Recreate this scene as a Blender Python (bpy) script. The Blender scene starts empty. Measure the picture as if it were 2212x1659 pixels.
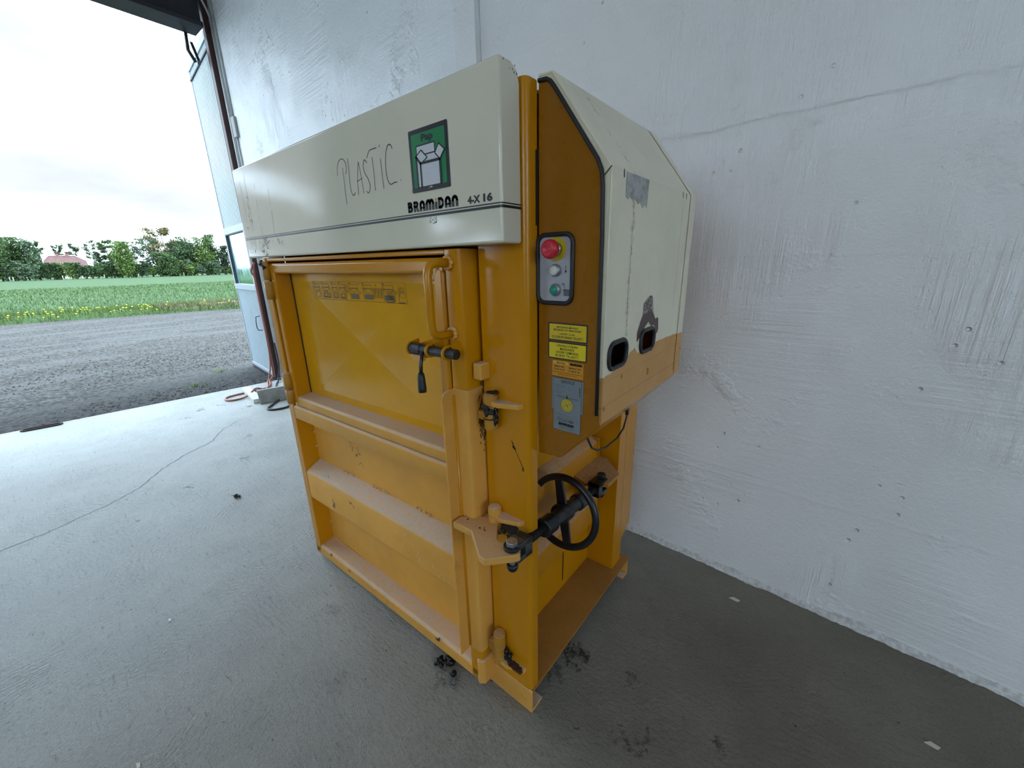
import bpy, bmesh, math, random
import numpy as np
from mathutils import Vector, Matrix, noise as mnoise

random.seed(7)
rng = np.random.default_rng(11)
scn = bpy.context.scene
col = scn.collection
W0, H0 = 2212, 1659

# ------------------------------------------------------------------ camera, sky, added fill lamps, exposure
cam_d = bpy.data.cameras.new('camera')
cam = bpy.data.objects.new('camera', cam_d)
col.objects.link(cam)
scn.camera = cam
cam_d.sensor_fit = 'HORIZONTAL'
cam_d.sensor_width = 36.0
cam_d.lens = 854.82 / W0 * 36.0
cam_d.clip_start = 0.02
cam_d.clip_end = 1500
CR = Vector((0.78035936, 0.62498816, -0.02071382))
CU = Vector((-0.16824598, 0.24174432, 0.9556427))
CF = Vector((-0.60227283, 0.74225971, -0.29379919))
CP = Vector((0.60472011, -0.82559465, 1.55))
cam.matrix_world = Matrix(((CR.x, CU.x, -CF.x, CP.x), (CR.y, CU.y, -CF.y, CP.y),
                           (CR.z, CU.z, -CF.z, CP.z), (0, 0, 0, 1)))

scn.view_settings.view_transform = 'Standard'
scn.view_settings.look = 'None'
scn.view_settings.exposure = 0.0
scn.view_settings.gamma = 1.0
scn.view_settings.use_curve_mapping = False
scn.cycles.max_bounces = 12
scn.cycles.diffuse_bounces = 6
scn.cycles.glossy_bounces = 4
scn.cycles.sample_clamp_indirect = 6.0

SKY_HORIZON = 1.62     # bright overcast, brighter towards the zenith
SKY_ZENITH = 2.8
world = bpy.data.worlds.new('overcast_sky')
scn.world = world
world.use_nodes = True
wt = world.node_tree
wt.nodes.clear()
w_out = wt.nodes.new('ShaderNodeOutputWorld')
w_bg = wt.nodes.new('ShaderNodeBackground')
w_tc = wt.nodes.new('ShaderNodeTexCoord')
w_sep = wt.nodes.new('ShaderNodeSeparateXYZ')
w_str = wt.nodes.new('ShaderNodeMapRange')
w_map = wt.nodes.new('ShaderNodeMapping')
w_map.inputs['Scale'].default_value = (1.6, 1.6, 5.5)
w_noise = wt.nodes.new('ShaderNodeTexNoise')
w_noise.inputs['Scale'].default_value = 2.3
w_noise.inputs['Detail'].default_value = 5
w_noise.inputs['Roughness'].default_value = 0.5
w_ramp = wt.nodes.new('ShaderNodeValToRGB')
w_ramp.color_ramp.elements[0].position = 0.34
w_ramp.color_ramp.elements[0].color = (0.54, 0.59, 0.62, 1)
w_mid = w_ramp.color_ramp.elements.new(0.47)
w_mid.color = (0.62, 0.65, 0.67, 1)
w_ramp.color_ramp.elements[2].position = 0.60
w_ramp.color_ramp.elements[2].color = (4.7, 6.1, 7.5, 1)
wl = wt.links
wl.new(w_tc.outputs['Generated'], w_sep.inputs[0])
wl.new(w_tc.outputs['Generated'], w_map.inputs['Vector'])
wl.new(w_map.outputs[0], w_noise.inputs['Vector'])
wl.new(w_noise.outputs['Fac'], w_ramp.inputs['Fac'])
wl.new(w_sep.outputs['Z'], w_str.inputs['Value'])
w_str.inputs['From Min'].default_value = 0.25
w_str.inputs['From Max'].default_value = 1.0
w_str.inputs['To Min'].default_value = SKY_HORIZON
w_str.inputs['To Max'].default_value = SKY_ZENITH
wl.new(w_ramp.outputs['Color'], w_bg.inputs['Color'])
wl.new(w_str.outputs[0], w_bg.inputs['Strength'])
wl.new(w_bg.outputs[0], w_out.inputs['Surface'])

FILL_LAMP_POWER = 5.0      # each added fill lamp under the ceiling (built further down)


# ------------------------------------------------------------------ geometry helpers
class MB:
    def __init__(s):
        s.v = []; s.f = []; s.m = []; s.sm = []

    def add(s, vs, fs, mi=0, smooth=False):
        o = len(s.v)
        s.v += [tuple(p) for p in vs]
        for f in fs:
            s.f.append(tuple(i + o for i in f)); s.m.append(mi); s.sm.append(smooth)
        return s

    def box(s, x0, x1, y0, y1, z0, z1, mi=0):
        vs = [(x, y, z) for x in (x0, x1) for y in (y0, y1) for z in (z0, z1)]
        fs = [(0, 1, 3, 2), (4, 6, 7, 5), (0, 4, 5, 1), (2, 3, 7, 6), (0, 2, 6, 4), (1, 5, 7, 3)]
        return s.add(vs, fs, mi)

    def prism(s, poly, vec, mi=0, caps=True, smooth=False):
        n = len(poly)
        v = Vector(vec)
        vs = [Vector(p) for p in poly] + [Vector(p) + v for p in poly]
        fs = []
        if caps:
            fs += [tuple(range(n))[::-1], tuple(range(n, 2 * n))]
        s.add(vs, fs, mi)
        o = len(s.v) - 2 * n
        for i in range(n):
            j = (i + 1) % n
            s.f.append((o + i, o + j, o + n + j, o + n + i)); s.m.append(mi); s.sm.append(smooth)
        return s

    def sheet(s, line, vec, th_vec=None, mi=0):
        """open profile (list of points) swept along vec"""
        n = len(line); v = Vector(vec)
        vs = [Vector(p) for p in line] + [Vector(p) + v for p in line]
        return s.add(vs, [(i, i + 1, n + i + 1, n + i) for i in range(n - 1)], mi)

    def tube(s, pts, r, seg=10, mi=0, closed=False, caps=True):
        P = [Vector(p) for p in pts]
        n = len(P)
        rs = r if isinstance(r, (list, tuple)) else [r] * n
        T = []
        for i in range(n):
            if closed:
                t = P[(i + 1) % n] - P[i - 1]
            else:
                t = P[min(i + 1, n - 1)] - P[max(i - 1, 0)]
            T.append(t.normalized())
        up = Vector((0, 0, 1)) if abs(T[0].z) < 0.9 else Vector((1, 0, 0))
        a = T[0].cross(up).normalized()
        rings = []
        for i in range(n):
            a = (a - T[i] * a.dot(T[i]))
            a = a.normalized() if a.length > 1e-6 else T[i].orthogonal().normalized()
            b = T[i].cross(a)
            rings.append([P[i] + (a * math.cos(2 * math.pi * k / seg) + b * math.sin(2 * math.pi * k / seg)) * rs[i] for k in range(seg)])
        vs = [p for rg in rings for p in rg]
        fs = []
        for i in range(n if closed else n - 1):
            j = (i + 1) % n
            for k in range(seg):
                l = (k + 1) % seg
                fs.append((i * seg + k, i * seg + l, j * seg + l, j * seg + k))
        s.add(vs, fs, mi, True)
        if caps and not closed:
            o = len(s.v) - n * seg
            s.f.append(tuple(o + k for k in range(seg))[::-1]); s.m.append(mi); s.sm.append(False)
            o += (n - 1) * seg
            s.f.append(tuple(o + k for k in range(seg))); s.m.append(mi); s.sm.append(False)
        return s

    def cyl(s, p0, p1, r, seg=16, mi=0):
        return s.tube([p0, p1], r, seg, mi)

    def lathe(s, prof, c, axis, seg=20, mi=0):
        """prof: list of (radius, along); spun about axis through c"""
        ax = Vector(axis).normalized(); a = ax.orthogonal().normalized(); b = ax.cross(a); c = Vector(c)
        vs = []
        for (r, h) in prof:
            for k in range(seg):
                t = 2 * math.pi * k / seg
                vs.append(c + ax * h + (a * math.cos(t) + b * math.sin(t)) * r)
        fs = []
        for i in range(len(prof) - 1):
            for k in range(seg):
                l = (k + 1) % seg
                fs.append((i * seg + k, i * seg + l, (i + 1) * seg + l, (i + 1) * seg + k))
        s.add(vs, fs, mi, True)
        o = len(s.v) - len(vs)
        s.f.append(tuple(o + k for k in range(seg))[::-1]); s.m.append(mi); s.sm.append(False)
        o += (len(prof) - 1) * seg
        s.f.append(tuple(o + k for k in range(seg))); s.m.append(mi); s.sm.append(False)
        return s

    def blob(s, c, r, seg=8, rings=5, jit=0.15, mi=0, sq=(1, 1, 1)):
        c = Vector(c); vs = []; fs = []
        for i in range(rings + 1):
            ph = math.pi * i / rings
            for k in range(seg):
                t = 2 * math.pi * k / seg
                q = r * (1 + random.uniform(-jit, jit))
                vs.append(c + Vector((math.sin(ph) * math.cos(t) * q * sq[0], math.sin(ph) * math.sin(t) * q * sq[1], math.cos(ph) * q * sq[2])))
        for i in range(rings):
            for k in range(seg):
                l = (k + 1) % seg
                fs.append((i * seg + k, (i + 1) * seg + k, (i + 1) * seg + l, i * seg + l))
        return s.add(vs, fs, mi, True)

    # flat print: (u, v) pairs carried to 3-D by mp(u, v, lift)
    def flat(s, poly, mp, lift=0.0, mi=0):
        return s.add([mp(u, v, lift) for u, v in poly], [tuple(range(len(poly)))], mi)

    def stroke(s, line, w, mp, lift=0.0, mi=0, closed=False, seg=10):
        L = list(line)
        if closed: L = L + [L[0]]
        for (a, b) in zip(L[:-1], L[1:]):
            dx, dy = b[0] - a[0], b[1] - a[1]
            l = math.hypot(dx, dy)
            if l < 1e-9: continue
            nx, ny = -dy / l * w / 2, dx / l * w / 2
            s.flat([(a[0] + nx, a[1] + ny), (b[0] + nx, b[1] + ny), (b[0] - nx, b[1] - ny), (a[0] - nx, a[1] - ny)], mp, lift, mi)
        if seg:
            for p in L:
                s.flat([(p[0] + math.cos(2 * math.pi * k / seg) * w / 2, p[1] + math.sin(2 * math.pi * k / seg) * w / 2) for k in range(seg)], mp, lift, mi)
        return s

    def disc(s, c, r, mp, lift=0.0, mi=0, seg=28):
        return s.flat([(c[0] + math.cos(2 * math.pi * k / seg) * r, c[1] + math.sin(2 * math.pi * k / seg) * r) for k in range(seg)], mp, lift, mi)

    def build(s, name, mats, parent=None, bevel=0.0, bseg=2, warp=None, fix=True):
        vs = [warp(*p) for p in s.v] if warp else s.v
        base = OFF.get(parent.name, Vector((0, 0, 0))) if parent is not None else Vector((0, 0, 0))
        me = bpy.data.meshes.new(name)
        me.from_pydata([(p[0] - base.x, p[1] - base.y, p[2] - base.z) for p in vs], [], s.f)
        mats = mats if isinstance(mats, (list, tuple)) else [mats]
        for m in mats: me.materials.append(m)
        me.polygons.foreach_set('material_index', s.m)
        me.polygons.foreach_set('use_smooth', s.sm)
        if fix:
            bm = bmesh.new(); bm.from_mesh(me)
            bmesh.ops.recalc_face_normals(bm, faces=bm.faces)
            bm.to_mesh(me); bm.free()
        me.update()
        o = bpy.data.objects.new(name, me)
        col.objects.link(o)
        if parent is not None:
            o.parent = parent
            OFF[o.name] = base
        if bevel:
            md = o.modifiers.new('bevel', 'BEVEL')
            md.width = bevel; md.segments = bseg; md.limit_method = 'ANGLE'; md.angle_limit = math.radians(35)
            md.use_clamp_overlap = True
            for p in me.polygons: p.use_smooth = True
            md.harden_normals = True
        return o


OFF = {}


def thing(name, label, cat, loc=(0, 0, 0), group=None):
    o = bpy.data.objects.new(name, None)
    o.empty_display_size = 0.1
    col.objects.link(o)
    o.location = loc
    OFF[o.name] = Vector(loc)
    o['label'] = label; o['category'] = cat
    if group: o['group'] = group
    return o


def tag(o, label=None, cat=None, group=None, kind=None):
    if label: o['label'] = label
    if cat: o['category'] = cat
    if group: o['group'] = group
    if kind: o['kind'] = kind
    return o


def arc(cx, cy, r, a0, a1, n=8):
    return [(cx + r * math.cos(math.radians(a0 + (a1 - a0) * i / n)), cy + r * math.sin(math.radians(a0 + (a1 - a0) * i / n))) for i in range(n + 1)]


def rrect(x0, x1, y0, y1, r, n=5):
    return (arc(x1 - r, y1 - r, r, 0, 90, n) + arc(x0 + r, y1 - r, r, 90, 180, n) +
            arc(x0 + r, y0 + r, r, 180, 270, n) + arc(x1 - r, y0 + r, r, 270, 360, n))


def text(s, mb, mp, u0, u1, v0, v1, lift=0.0, mi=0, bold=0.0, align='LEFT', spacing=1.0):
    """set writing with the built-in sans face, fitted to the box u0..u1, v0..v1"""
    c = bpy.data.curves.new('lettering', 'FONT')
    c.body = s; c.size = 1.0; c.offset = bold; c.align_x = align; c.resolution_u = 3
    c.space_character = spacing
    c.fill_mode = 'FRONT'
    o = bpy.data.objects.new('lettering_tmp', c)
    me = bpy.data.meshes.new_from_object(o)
    vs = [v.co.copy() for v in me.vertices]
    if vs:
        xs = [p.x for p in vs]; ys = [p.y for p in vs]
        ax, bx, ay, by = min(xs), max(xs), min(ys), max(ys)
        sx = (u1 - u0) / max(bx - ax, 1e-6); sy = (v1 - v0) / max(by - ay, 1e-6)
        mb.add([mp(u0 + (p.x - ax) * sx, v0 + (p.y - ay) * sy, lift) for p in vs], [tuple(f.vertices) for f in me.polygons], mi)
    bpy.data.objects.remove(o); bpy.data.meshes.remove(me); bpy.data.curves.remove(c)


# ------------------------------------------------------------------ material helpers
class NT:
    def __init__(s, name):
        s.mat = bpy.data.materials.new(name)
        s.mat.use_nodes = True
        s.t = s.mat.node_tree
        s.bsdf = s.t.nodes['Principled BSDF']
        s.L = s.t.links
        s._tc = None

    def n(s, typ, **kw):
        nd = s.t.nodes.new(typ)
        for k, v in kw.items(): setattr(nd, k, v)
        return nd

    def put(s, sock, val):
        if hasattr(val, 'is_linked') or isinstance(val, bpy.types.NodeSocket): s.L.new(val, sock)
        else: sock.default_value = val

    def co(s, kind='Object'):
        if s._tc is None: s._tc = s.n('ShaderNodeTexCoord')
        return s._tc.outputs[kind]

    def pos(s):
        return s.n('ShaderNodeNewGeometry').outputs['Position']

    def mapped(s, vec, scale=(1, 1, 1), rot=(0, 0, 0), loc=(0, 0, 0)):
        m = s.n('ShaderNodeMapping')
        m.inputs['Scale'].default_value = scale; m.inputs['Rotation'].default_value = rot; m.inputs['Location'].default_value = loc
        s.L.new(vec, m.inputs['Vector']); return m.outputs[0]

    def noise(s, scale, detail=3, rough=0.5, vec=None, dist=0.0, out='Fac'):
        x = s.n('ShaderNodeTexNoise')
        x.inputs['Scale'].default_value = scale; x.inputs['Detail'].default_value = detail
        x.inputs['Roughness'].default_value = rough; x.inputs['Distortion'].default_value = dist
        s.L.new(vec if vec is not None else s.co(), x.inputs['Vector'])
        return x.outputs[out]

    def voronoi(s, scale, vec=None, feature='F1', out='Distance', rand=1.0):
        x = s.n('ShaderNodeTexVoronoi', feature=feature)
        x.inputs['Scale'].default_value = scale; x.inputs['Randomness'].default_value = rand
        s.L.new(vec if vec is not None else s.co(), x.inputs['Vector'])
        return x.outputs[out]

    def math(s, op, a, b=0.0, c=None):
        x = s.n('ShaderNodeMath', operation=op)
        s.put(x.inputs[0], a); s.put(x.inputs[1], b)
        if c is not None: s.put(x.inputs[2], c)
        return x.outputs[0]

    def step(s, val, lo, hi, t0=0.0, t1=1.0):
        x = s.n('ShaderNodeMapRange', interpolation_type='SMOOTHSTEP')
        s.put(x.inputs['Value'], val)
        x.inputs['From Min'].default_value = lo; x.inputs['From Max'].default_value = hi
        x.inputs['To Min'].default_value = t0; x.inputs['To Max'].default_value = t1
        return x.outputs[0]

    def mix(s, fac, a, b):
        x = s.n('ShaderNodeMix', data_type='RGBA')
        s.put(x.inputs[0], fac)
        for sock, v in ((x.inputs[6], a), (x.inputs[7], b)):
            if isinstance(v, tuple): sock.default_value = (v[0], v[1], v[2], 1)
            else: s.L.new(v, sock)
        return x.outputs[2]

    def sep(s, vec):
        x = s.n('ShaderNodeSeparateXYZ'); s.L.new(vec, x.inputs[0]); return x.outputs

    def bump(s, height, strength=0.3, dist=0.01, normal=None):
        b = s.n('ShaderNodeBump')
        b.inputs['Strength'].default_value = strength; b.inputs['Distance'].default_value = dist
        s.L.new(height, b.inputs['Height'])
        if normal is not None: s.L.new(normal, b.inputs['Normal'])
        return b.outputs[0]

    def set(s, base=None, rough=None, metal=None, normal=None, coat=None, spec=None):
        I = s.bsdf.inputs
        if base is not None:
            if isinstance(base, tuple): I['Base Color'].default_value = (base[0], base[1], base[2], 1)
            else: s.L.new(base, I['Base Color'])
        if rough is not None: s.put(I['Roughness'], rough)
        if metal is not None: s.put(I['Metallic'], metal)
        if normal is not None: s.L.new(normal, I['Normal'])
        if coat is not None: I['Coat Weight'].default_value = coat; I['Coat Roughness'].default_value = 0.08
        if spec is not None: I['Specular IOR Level'].default_value = spec
        return s.mat


def srgb(r, g, b):
    f = lambda c: (c / 255 / 12.92) if c / 255 <= 0.04045 else ((c / 255 + 0.055) / 1.055) ** 2.4
    return (f(r), f(g), f(b))


def simple(name, c, rough=0.5, metal=0.0, var=0.0, scale=8, bump=0.0, bscale=120):
    t = NT(name)
    base = c
    if var:
        f = t.step(t.noise(scale, 4, 0.6), 0.3, 0.7)
        base = t.mix(f, tuple(x * (1 - var) for x in c), tuple(min(1, x * (1 + var)) for x in c))
    nm = t.bump(t.noise(bscale, 3), bump, 0.004) if bump else None
    return t.set(base, rough, metal, nm)


DUST = srgb(206, 188, 172)


def paint(name, c, rough=0.28, peel=0.04, dust=0.0, chips=0.0, wear=0.06, coat=0.0, chipcol=(0.05, 0.035, 0.03), dirt=0.0, spec=0.36):
    """gloss enamel on steel: slight tone drift, orange peel, settled dust on up-facing faces, chips"""
    t = NT(name)
    f = t.step(t.noise(3.2, 5, 0.6), 0.3, 0.72)
    base = t.mix(f, tuple(x * (1 - wear) for x in c), tuple(min(1, x * (1 + wear)) for x in c))
    r = t.step(t.noise(9, 4, 0.6), 0.3, 0.75, rough * 0.85, rough * 1.35)
    if dirt:
        d = t.math('MULTIPLY', t.step(t.noise(7, 8, 0.72), 0.56, 0.72), dirt)
        base = t.mix(d, base, (0.16, 0.10, 0.06))
    if dust:
        nz = t.sep(t.n('ShaderNodeNewGeometry').outputs['Normal'])[2]
        m = t.math('MULTIPLY', t.step(nz, 0.30, 0.80), t.step(t.noise(55, 7, 0.8), 0.22, 0.62))
        m = t.math('MULTIPLY', m, dust)
        base = t.mix(m, base, DUST)
        r = t.math('MAXIMUM', r, t.math('MULTIPLY', m, 0.9))
    if chips:
        v = t.step(t.noise(24, 9, 0.75), 0.745 - 0.03 * chips, 0.765 - 0.03 * chips)
        base = t.mix(v, base, chipcol)
    h = t.noise(180, 2)
    nm = t.bump(h, peel, 0.003)
    return t.set(base, r, 0.0, nm, coat, spec)


YEL = srgb(200, 134, 6)
M = {}
M['yellow'] = paint('yellow_enamel', YEL, 0.2, 0.03, wear=0.05, spec=0.4)
M['yellow_dusty'] = paint('yellow_enamel_dusty', srgb(222, 162, 66), 0.42, 0.12, dust=0.95, chips=0.25, wear=0.08)
M['yellow_worn'] = paint('yellow_enamel_worn', srgb(220, 162, 74), 0.44, 0.16, dust=0.9, chips=0.9, wear=0.1, dirt=0.25)
M['yellow_pin'] = paint('yellow_enamel_greasy', srgb(186, 132, 44), 0.42, 0.14, dust=0.4, chips=1.6, wear=0.1, dirt=0.9)
M['yellow_side'] = paint('yellow_enamel_side', srgb(192, 126, 10), 0.36, 0.1, dust=0.5, chips=0.2, wear=0.08)
M['base_plate'] = paint('base_plate_enamel', srgb(158, 108, 32), 0.5, 0.15, dust=0.08, chips=1.9, wear=0.14, dirt=0.75, chipcol=(0.07, 0.025, 0.01))
M['cream'] = paint('cream_enamel', srgb(222, 217, 196), 0.10, 0.012, spec=0.5, wear=0.03, chips=0.15, chipcol=(0.12, 0.10, 0.08))
M['black_rubber'] = simple('black_rubber', (0.012, 0.013, 0.016), 0.45)
M['black_steel'] = simple('blackened_steel', (0.018, 0.018, 0.02), 0.42, 0.4, 0.3, 30, 0.1)
M['black_paint'] = simple('black_gloss_paint', (0.010, 0.011, 0.014), 0.3, 0.0, 0.2, 20)
M['dark_steel'] = simple('oiled_steel', (0.06, 0.06, 0.065), 0.4, 0.8, 0.4, 40, 0.08)
M['zinc'] = simple('zinc_plated_steel', (0.46, 0.47, 0.48), 0.38, 0.85, 0.2, 40, 0.05)
M['chrome'] = simple('chromed_ring', (0.6, 0.58, 0.5), 0.22, 1.0)
M['ink'] = simple('black_print', (0.012, 0.014, 0.02), 0.35)
M['ink_faded'] = simple('faded_print', srgb(86, 62, 26), 0.3)
M['ink_blue'] = simple('faded_blue_print', srgb(104, 92, 62), 0.3)
M['pen'] = simple('marker_pen', srgb(96, 95, 98), 0.4)
M['grease'] = simple('black_grease', (0.008, 0.008, 0.009), 0.35, 0, 0.3, 60, 0.2)


def ground_mat():
    pass


# ------------------------------------------------------------------ the hall: floor, walls, ceiling, gate frame
def WY(x, off=0.0): return 1.175 - 0.05 * x - off


def wall_material(name, base, seed=0.0, smear=True):
    t = NT(name)
    p = t.mapped(t.pos(), loc=(seed, 0, 0))
    X, Y, Z = t.sep(p)[0], t.sep(p)[1], t.sep(p)[2]
    soft = t.noise(1.3, 6, 0.55, p)
    mask1 = t.step(t.noise(1.1, 3, 0.6, t.mapped(p, loc=(3.1, 0, 1.7))), 0.47, 0.63)
    vert = t.noise(1.0, 4, 0.6, t.mapped(p, (46, 46, 1.4)))
    mask2 = t.step(t.noise(1.4, 3, 0.6, t.mapped(p, loc=(9, 2, 4))), 0.48, 0.62)
    hori = t.noise(1.0, 4, 0.6, t.mapped(p, (1.5, 1.5, 42)))
    mask3 = t.step(t.noise(2.2, 5, 0.65, t.mapped(p, loc=(5, 7, 2))), 0.56, 0.68)
    rough_patch = t.noise(26, 5, 0.7, p, 0.6)
    vo = t.step(t.voronoi(17, p), 0.05, 0.16, 1.0, 0.0)
    vo = t.math('MULTIPLY', vo, t.step(t.noise(3.0, 2, 0.5, t.mapped(p, loc=(1, 1, 8))), 0.57, 0.63))
    grain = t.noise(150, 3, 0.6, p)
    # board joints left by the formwork: wavering level ledges
    h = t.math('MULTIPLY', soft, 0.6)
    zz = t.math('ADD', Z, t.math('MULTIPLY', t.math('SUBTRACT', t.noise(2.5, 5, 0.7, p), 0.5), 0.06))
    for z0, amp in ((0.53, 0.07), (1.02, 0.04), (1.55, 0.06), (2.06, 0.2), (2.62, 0.08)):
        led = t.step(zz, z0 - 0.008, z0 + 0.008, 0.0, amp)
        h = t.math('ADD', h, led)
        ridge = t.step(t.math('ABSOLUTE', t.math('SUBTRACT', zz, z0)), 0.0, 0.02, amp * 0.5, 0.0)
        h = t.math('ADD', h, ridge)
    h = t.math('ADD', h, t.math('MULTIPLY', t.math('MULTIPLY', vert, mask1), 0.75))
    h = t.math('ADD', h, t.math('MULTIPLY', t.math('MULTIPLY', hori, mask2), 0.45))
    h = t.math('ADD', h, t.math('MULTIPLY', t.math('MULTIPLY', rough_patch, mask3), 0.75))
    h = t.math('SUBTRACT', h, t.math('MULTIPLY', vo, 0.35))
    h = t.math('ADD', h, t.math('MULTIPLY', grain, 0.075))
    h = t.math('ADD', h, t.math('MULTIPLY', t.noise(48, 4, 0.65, p, 0.5), 0.16))
    nm = t.bump(h, 1.0, 0.022)
    tone = t.step(t.noise(0.9, 5, 0.6, p), 0.3, 0.7)
    c = t.mix(tone, tuple(x * 0.95 for x in base), base)
    if smear:
        d = t.math('MULTIPLY', t.step(t.noise(1.0, 6, 0.7, t.mapped(p, (0.9, 0.9, 5), rot=(0, 0.42, 0))), 0.60, 0.74), 0.22)
        c = t.mix(d, c, srgb(150, 147, 138))
        spots = t.math('MULTIPLY', t.step(t.noise(34, 5, 0.75, p), 0.70, 0.74), 0.5)
        c = t.mix(spots, c, srgb(95, 92, 88))
    r = t.step(t.noise(5, 4, 0.6, p), 0.3, 0.7, 0.30, 0.46)
    return t.set(c, r, 0.0, nm)


WALLC = (0.90, 0.90, 0.90)
M['wall_left'] = wall_material('white_painted_plaster_marked', (0.88, 0.91, 0.93), 4.0, True)
M['wall'] = wall_material('white_painted_plaster', WALLC, 0.0, False)
M['plain_wall'] = simple('bare_brown_grey_wall', (0.20, 0.175, 0.15), 0.7, 0, 0.1, 2)
M['ceiling'] = simple('grey_ceiling_sheets', (0.32, 0.31, 0.29), 0.6, 0, 0.04, 2)


def floor_material():
    t = NT('trowelled_concrete')
    p = t.pos()
    sp = t.sep(p)
    warp = t.noise(1.7, 3, 0.5, p, out='Color')
    pw = t.n('ShaderNodeVectorMath', operation='ADD')
    ws = t.n('ShaderNodeVectorMath', operation='SCALE'); t.L.new(warp, ws.inputs[0]); ws.inputs['Scale'].default_value = 0.35
    t.L.new(p, pw.inputs[0]); t.L.new(ws.outputs[0], pw.inputs[1])
    vd = t.voronoi(0.95, pw.outputs[0])
    ang = t.math('ADD', t.math('MULTIPLY', vd, 300.0), t.math('MULTIPLY', t.noise(12, 6, 0.75, p), 22.0))
    ring = t.math('SINE', ang)
    rmask = t.step(t.noise(1.5, 4, 0.6, p), 0.38, 0.66)
    fleck = t.noise(38, 6, 0.72, p)
    fine = t.noise(240, 3, 0.6, p)
    streak = t.noise(1.0, 5, 0.62, t.mapped(p, (9, 60, 1), rot=(0, 0, 0.35)))
    soft = t.noise(2.2, 5, 0.6, p)
    base = t.mix(t.step(soft, 0.28, 0.72), srgb(168, 170, 165), srgb(190, 192, 187))
    warm_dim = t.step(sp[0], -1.6, 0.8, 0.0, 0.75)          # browner towards the inner end, and painted darker where gate light fades
    base = t.mix(warm_dim, base, t.mix(t.step(soft, 0.28, 0.72), srgb(102, 90, 70), srgb(121, 108, 87)))
    base = t.mix(t.math('MULTIPLY', t.step(fleck, 0.56, 0.70), 0.42), base, srgb(112, 112, 108))
    base = t.mix(t.math('MULTIPLY', t.step(streak, 0.58, 0.72), 0.5), base, srgb(112, 111, 106))
    base = t.mix(t.math('MULTIPLY', t.step(t.noise(110, 5, 0.8, p), 0.50, 0.66), 0.35), base, srgb(104, 103, 98))
    base = t.mix(t.math('MULTIPLY', t.step(t.math('MULTIPLY', ring, rmask), 0.2, 0.7), 0.16), base, srgb(120, 119, 112))
    # oil and rust marks
    dark = None
    pn = t.n('ShaderNodeVectorMath', operation='ADD')
    dn = t.noise(13, 5, 0.75, p, out='Color')
    ds = t.n('ShaderNodeVectorMath', operation='MULTIPLY_ADD'); t.L.new(dn, ds.inputs[0]); ds.inputs[1].default_value = (0.34, 0.34, 0); ds.inputs[2].default_value = (-0.17, -0.17, 0)
    t.L.new(p, pn.inputs[0]); t.L.new(ds.outputs[0], pn.inputs[1])
    for (x, y, r, a) in ((0.01, 0.28, 0.055, 1.0), (0.34, 0.18, 0.035, .7), (0.55, 0.29, 0.03, .7), (0.30, 0.11, 0.04, .7), (-0.02, 0.16, 0.04, .6), (0.46, -0.02, 0.04, .6),
                         (0.25, 0.33, 0.04, .6), (-0.34, -0.12, 0.04, .5), (-4.88, 0.42, 0.035, .8), (-4.89, 0.25, 0.05, .9), (-4.70, 0.05, 0.05, .8), (-4.55, 0.62, 0.05, .8),
                         (-2.93, -0.32, 0.035, .8), (-2.5, -0.16, 0.03, .9), (-0.66, -0.41, 0.07, .16), (-1.0, -0.22, 0.035, .3), (-3.6, 0.3, 0.05, .5), (-3.1, 0.1, 0.04, .6)):
        d = t.n('ShaderNodeVectorMath', operation='DISTANCE'); t.L.new(pn.outputs[0], d.inputs[0]); d.inputs[1].default_value = (x, y, 0)
        m = t.step(d.outputs['Value'], r * 0.35, r, a, 0.0)
        dark = m if dark is None else t.math('MAXIMUM', dark, m)
    base = t.mix(t.math('MULTIPLY', dark, t.step(fleck, 0.36, 0.54)), base, (0.035, 0.028, 0.022))
    # general sparse specks
    spk = t.math('MULTIPLY', t.step(t.noise(30, 3, 0.5, t.mapped(p, loc=(4, 4, 0))), 0.715, 0.735), 0.8)
    base = t.mix(spk, base, (0.06, 0.05, 0.045))
    h = t.math('MULTIPLY', t.math('MULTIPLY', ring, rmask), 0.075)
    h = t.math('ADD', h, t.math('MULTIPLY', fleck, 0.5))
    h = t.math('ADD', h, t.math('MULTIPLY', streak, 0.35))
    h = t.math('ADD', h, t.math('MULTIPLY', fine, 0.2))
    h = t.math('ADD', h, t.math('MULTIPLY', t.noise(75, 4, 0.7, p, 0.4), 0.4))
    h = t.math('ADD', h, t.math('MULTIPLY', soft, 0.5))
    nm = t.bump(h, 1.0, 0.020)
    r = t.step(soft, 0.3, 0.7, 0.5, 0.68)
    return t.set(base, r, 0.0, nm, spec=0.4)


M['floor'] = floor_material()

# floor slab; its gate edge runs slightly askew to the wall
fl = MB()
edge = [(-5.90, -3.2), (-5.71, -1.22), (-5.44, 1.32), (-5.43, 1.48)]
fl.prism([(6.0, WY(6.0) + 0.1, 0), (6.0, -9.3, 0), (-6.4, -9.3, 0)] + [(x, y, 0) for x, y in edge], (0, 0, -0.12))
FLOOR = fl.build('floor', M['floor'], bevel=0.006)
tag(FLOOR, 'pale trowelled concrete floor slab with hairline crack and oil specks', kind='structure')
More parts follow.
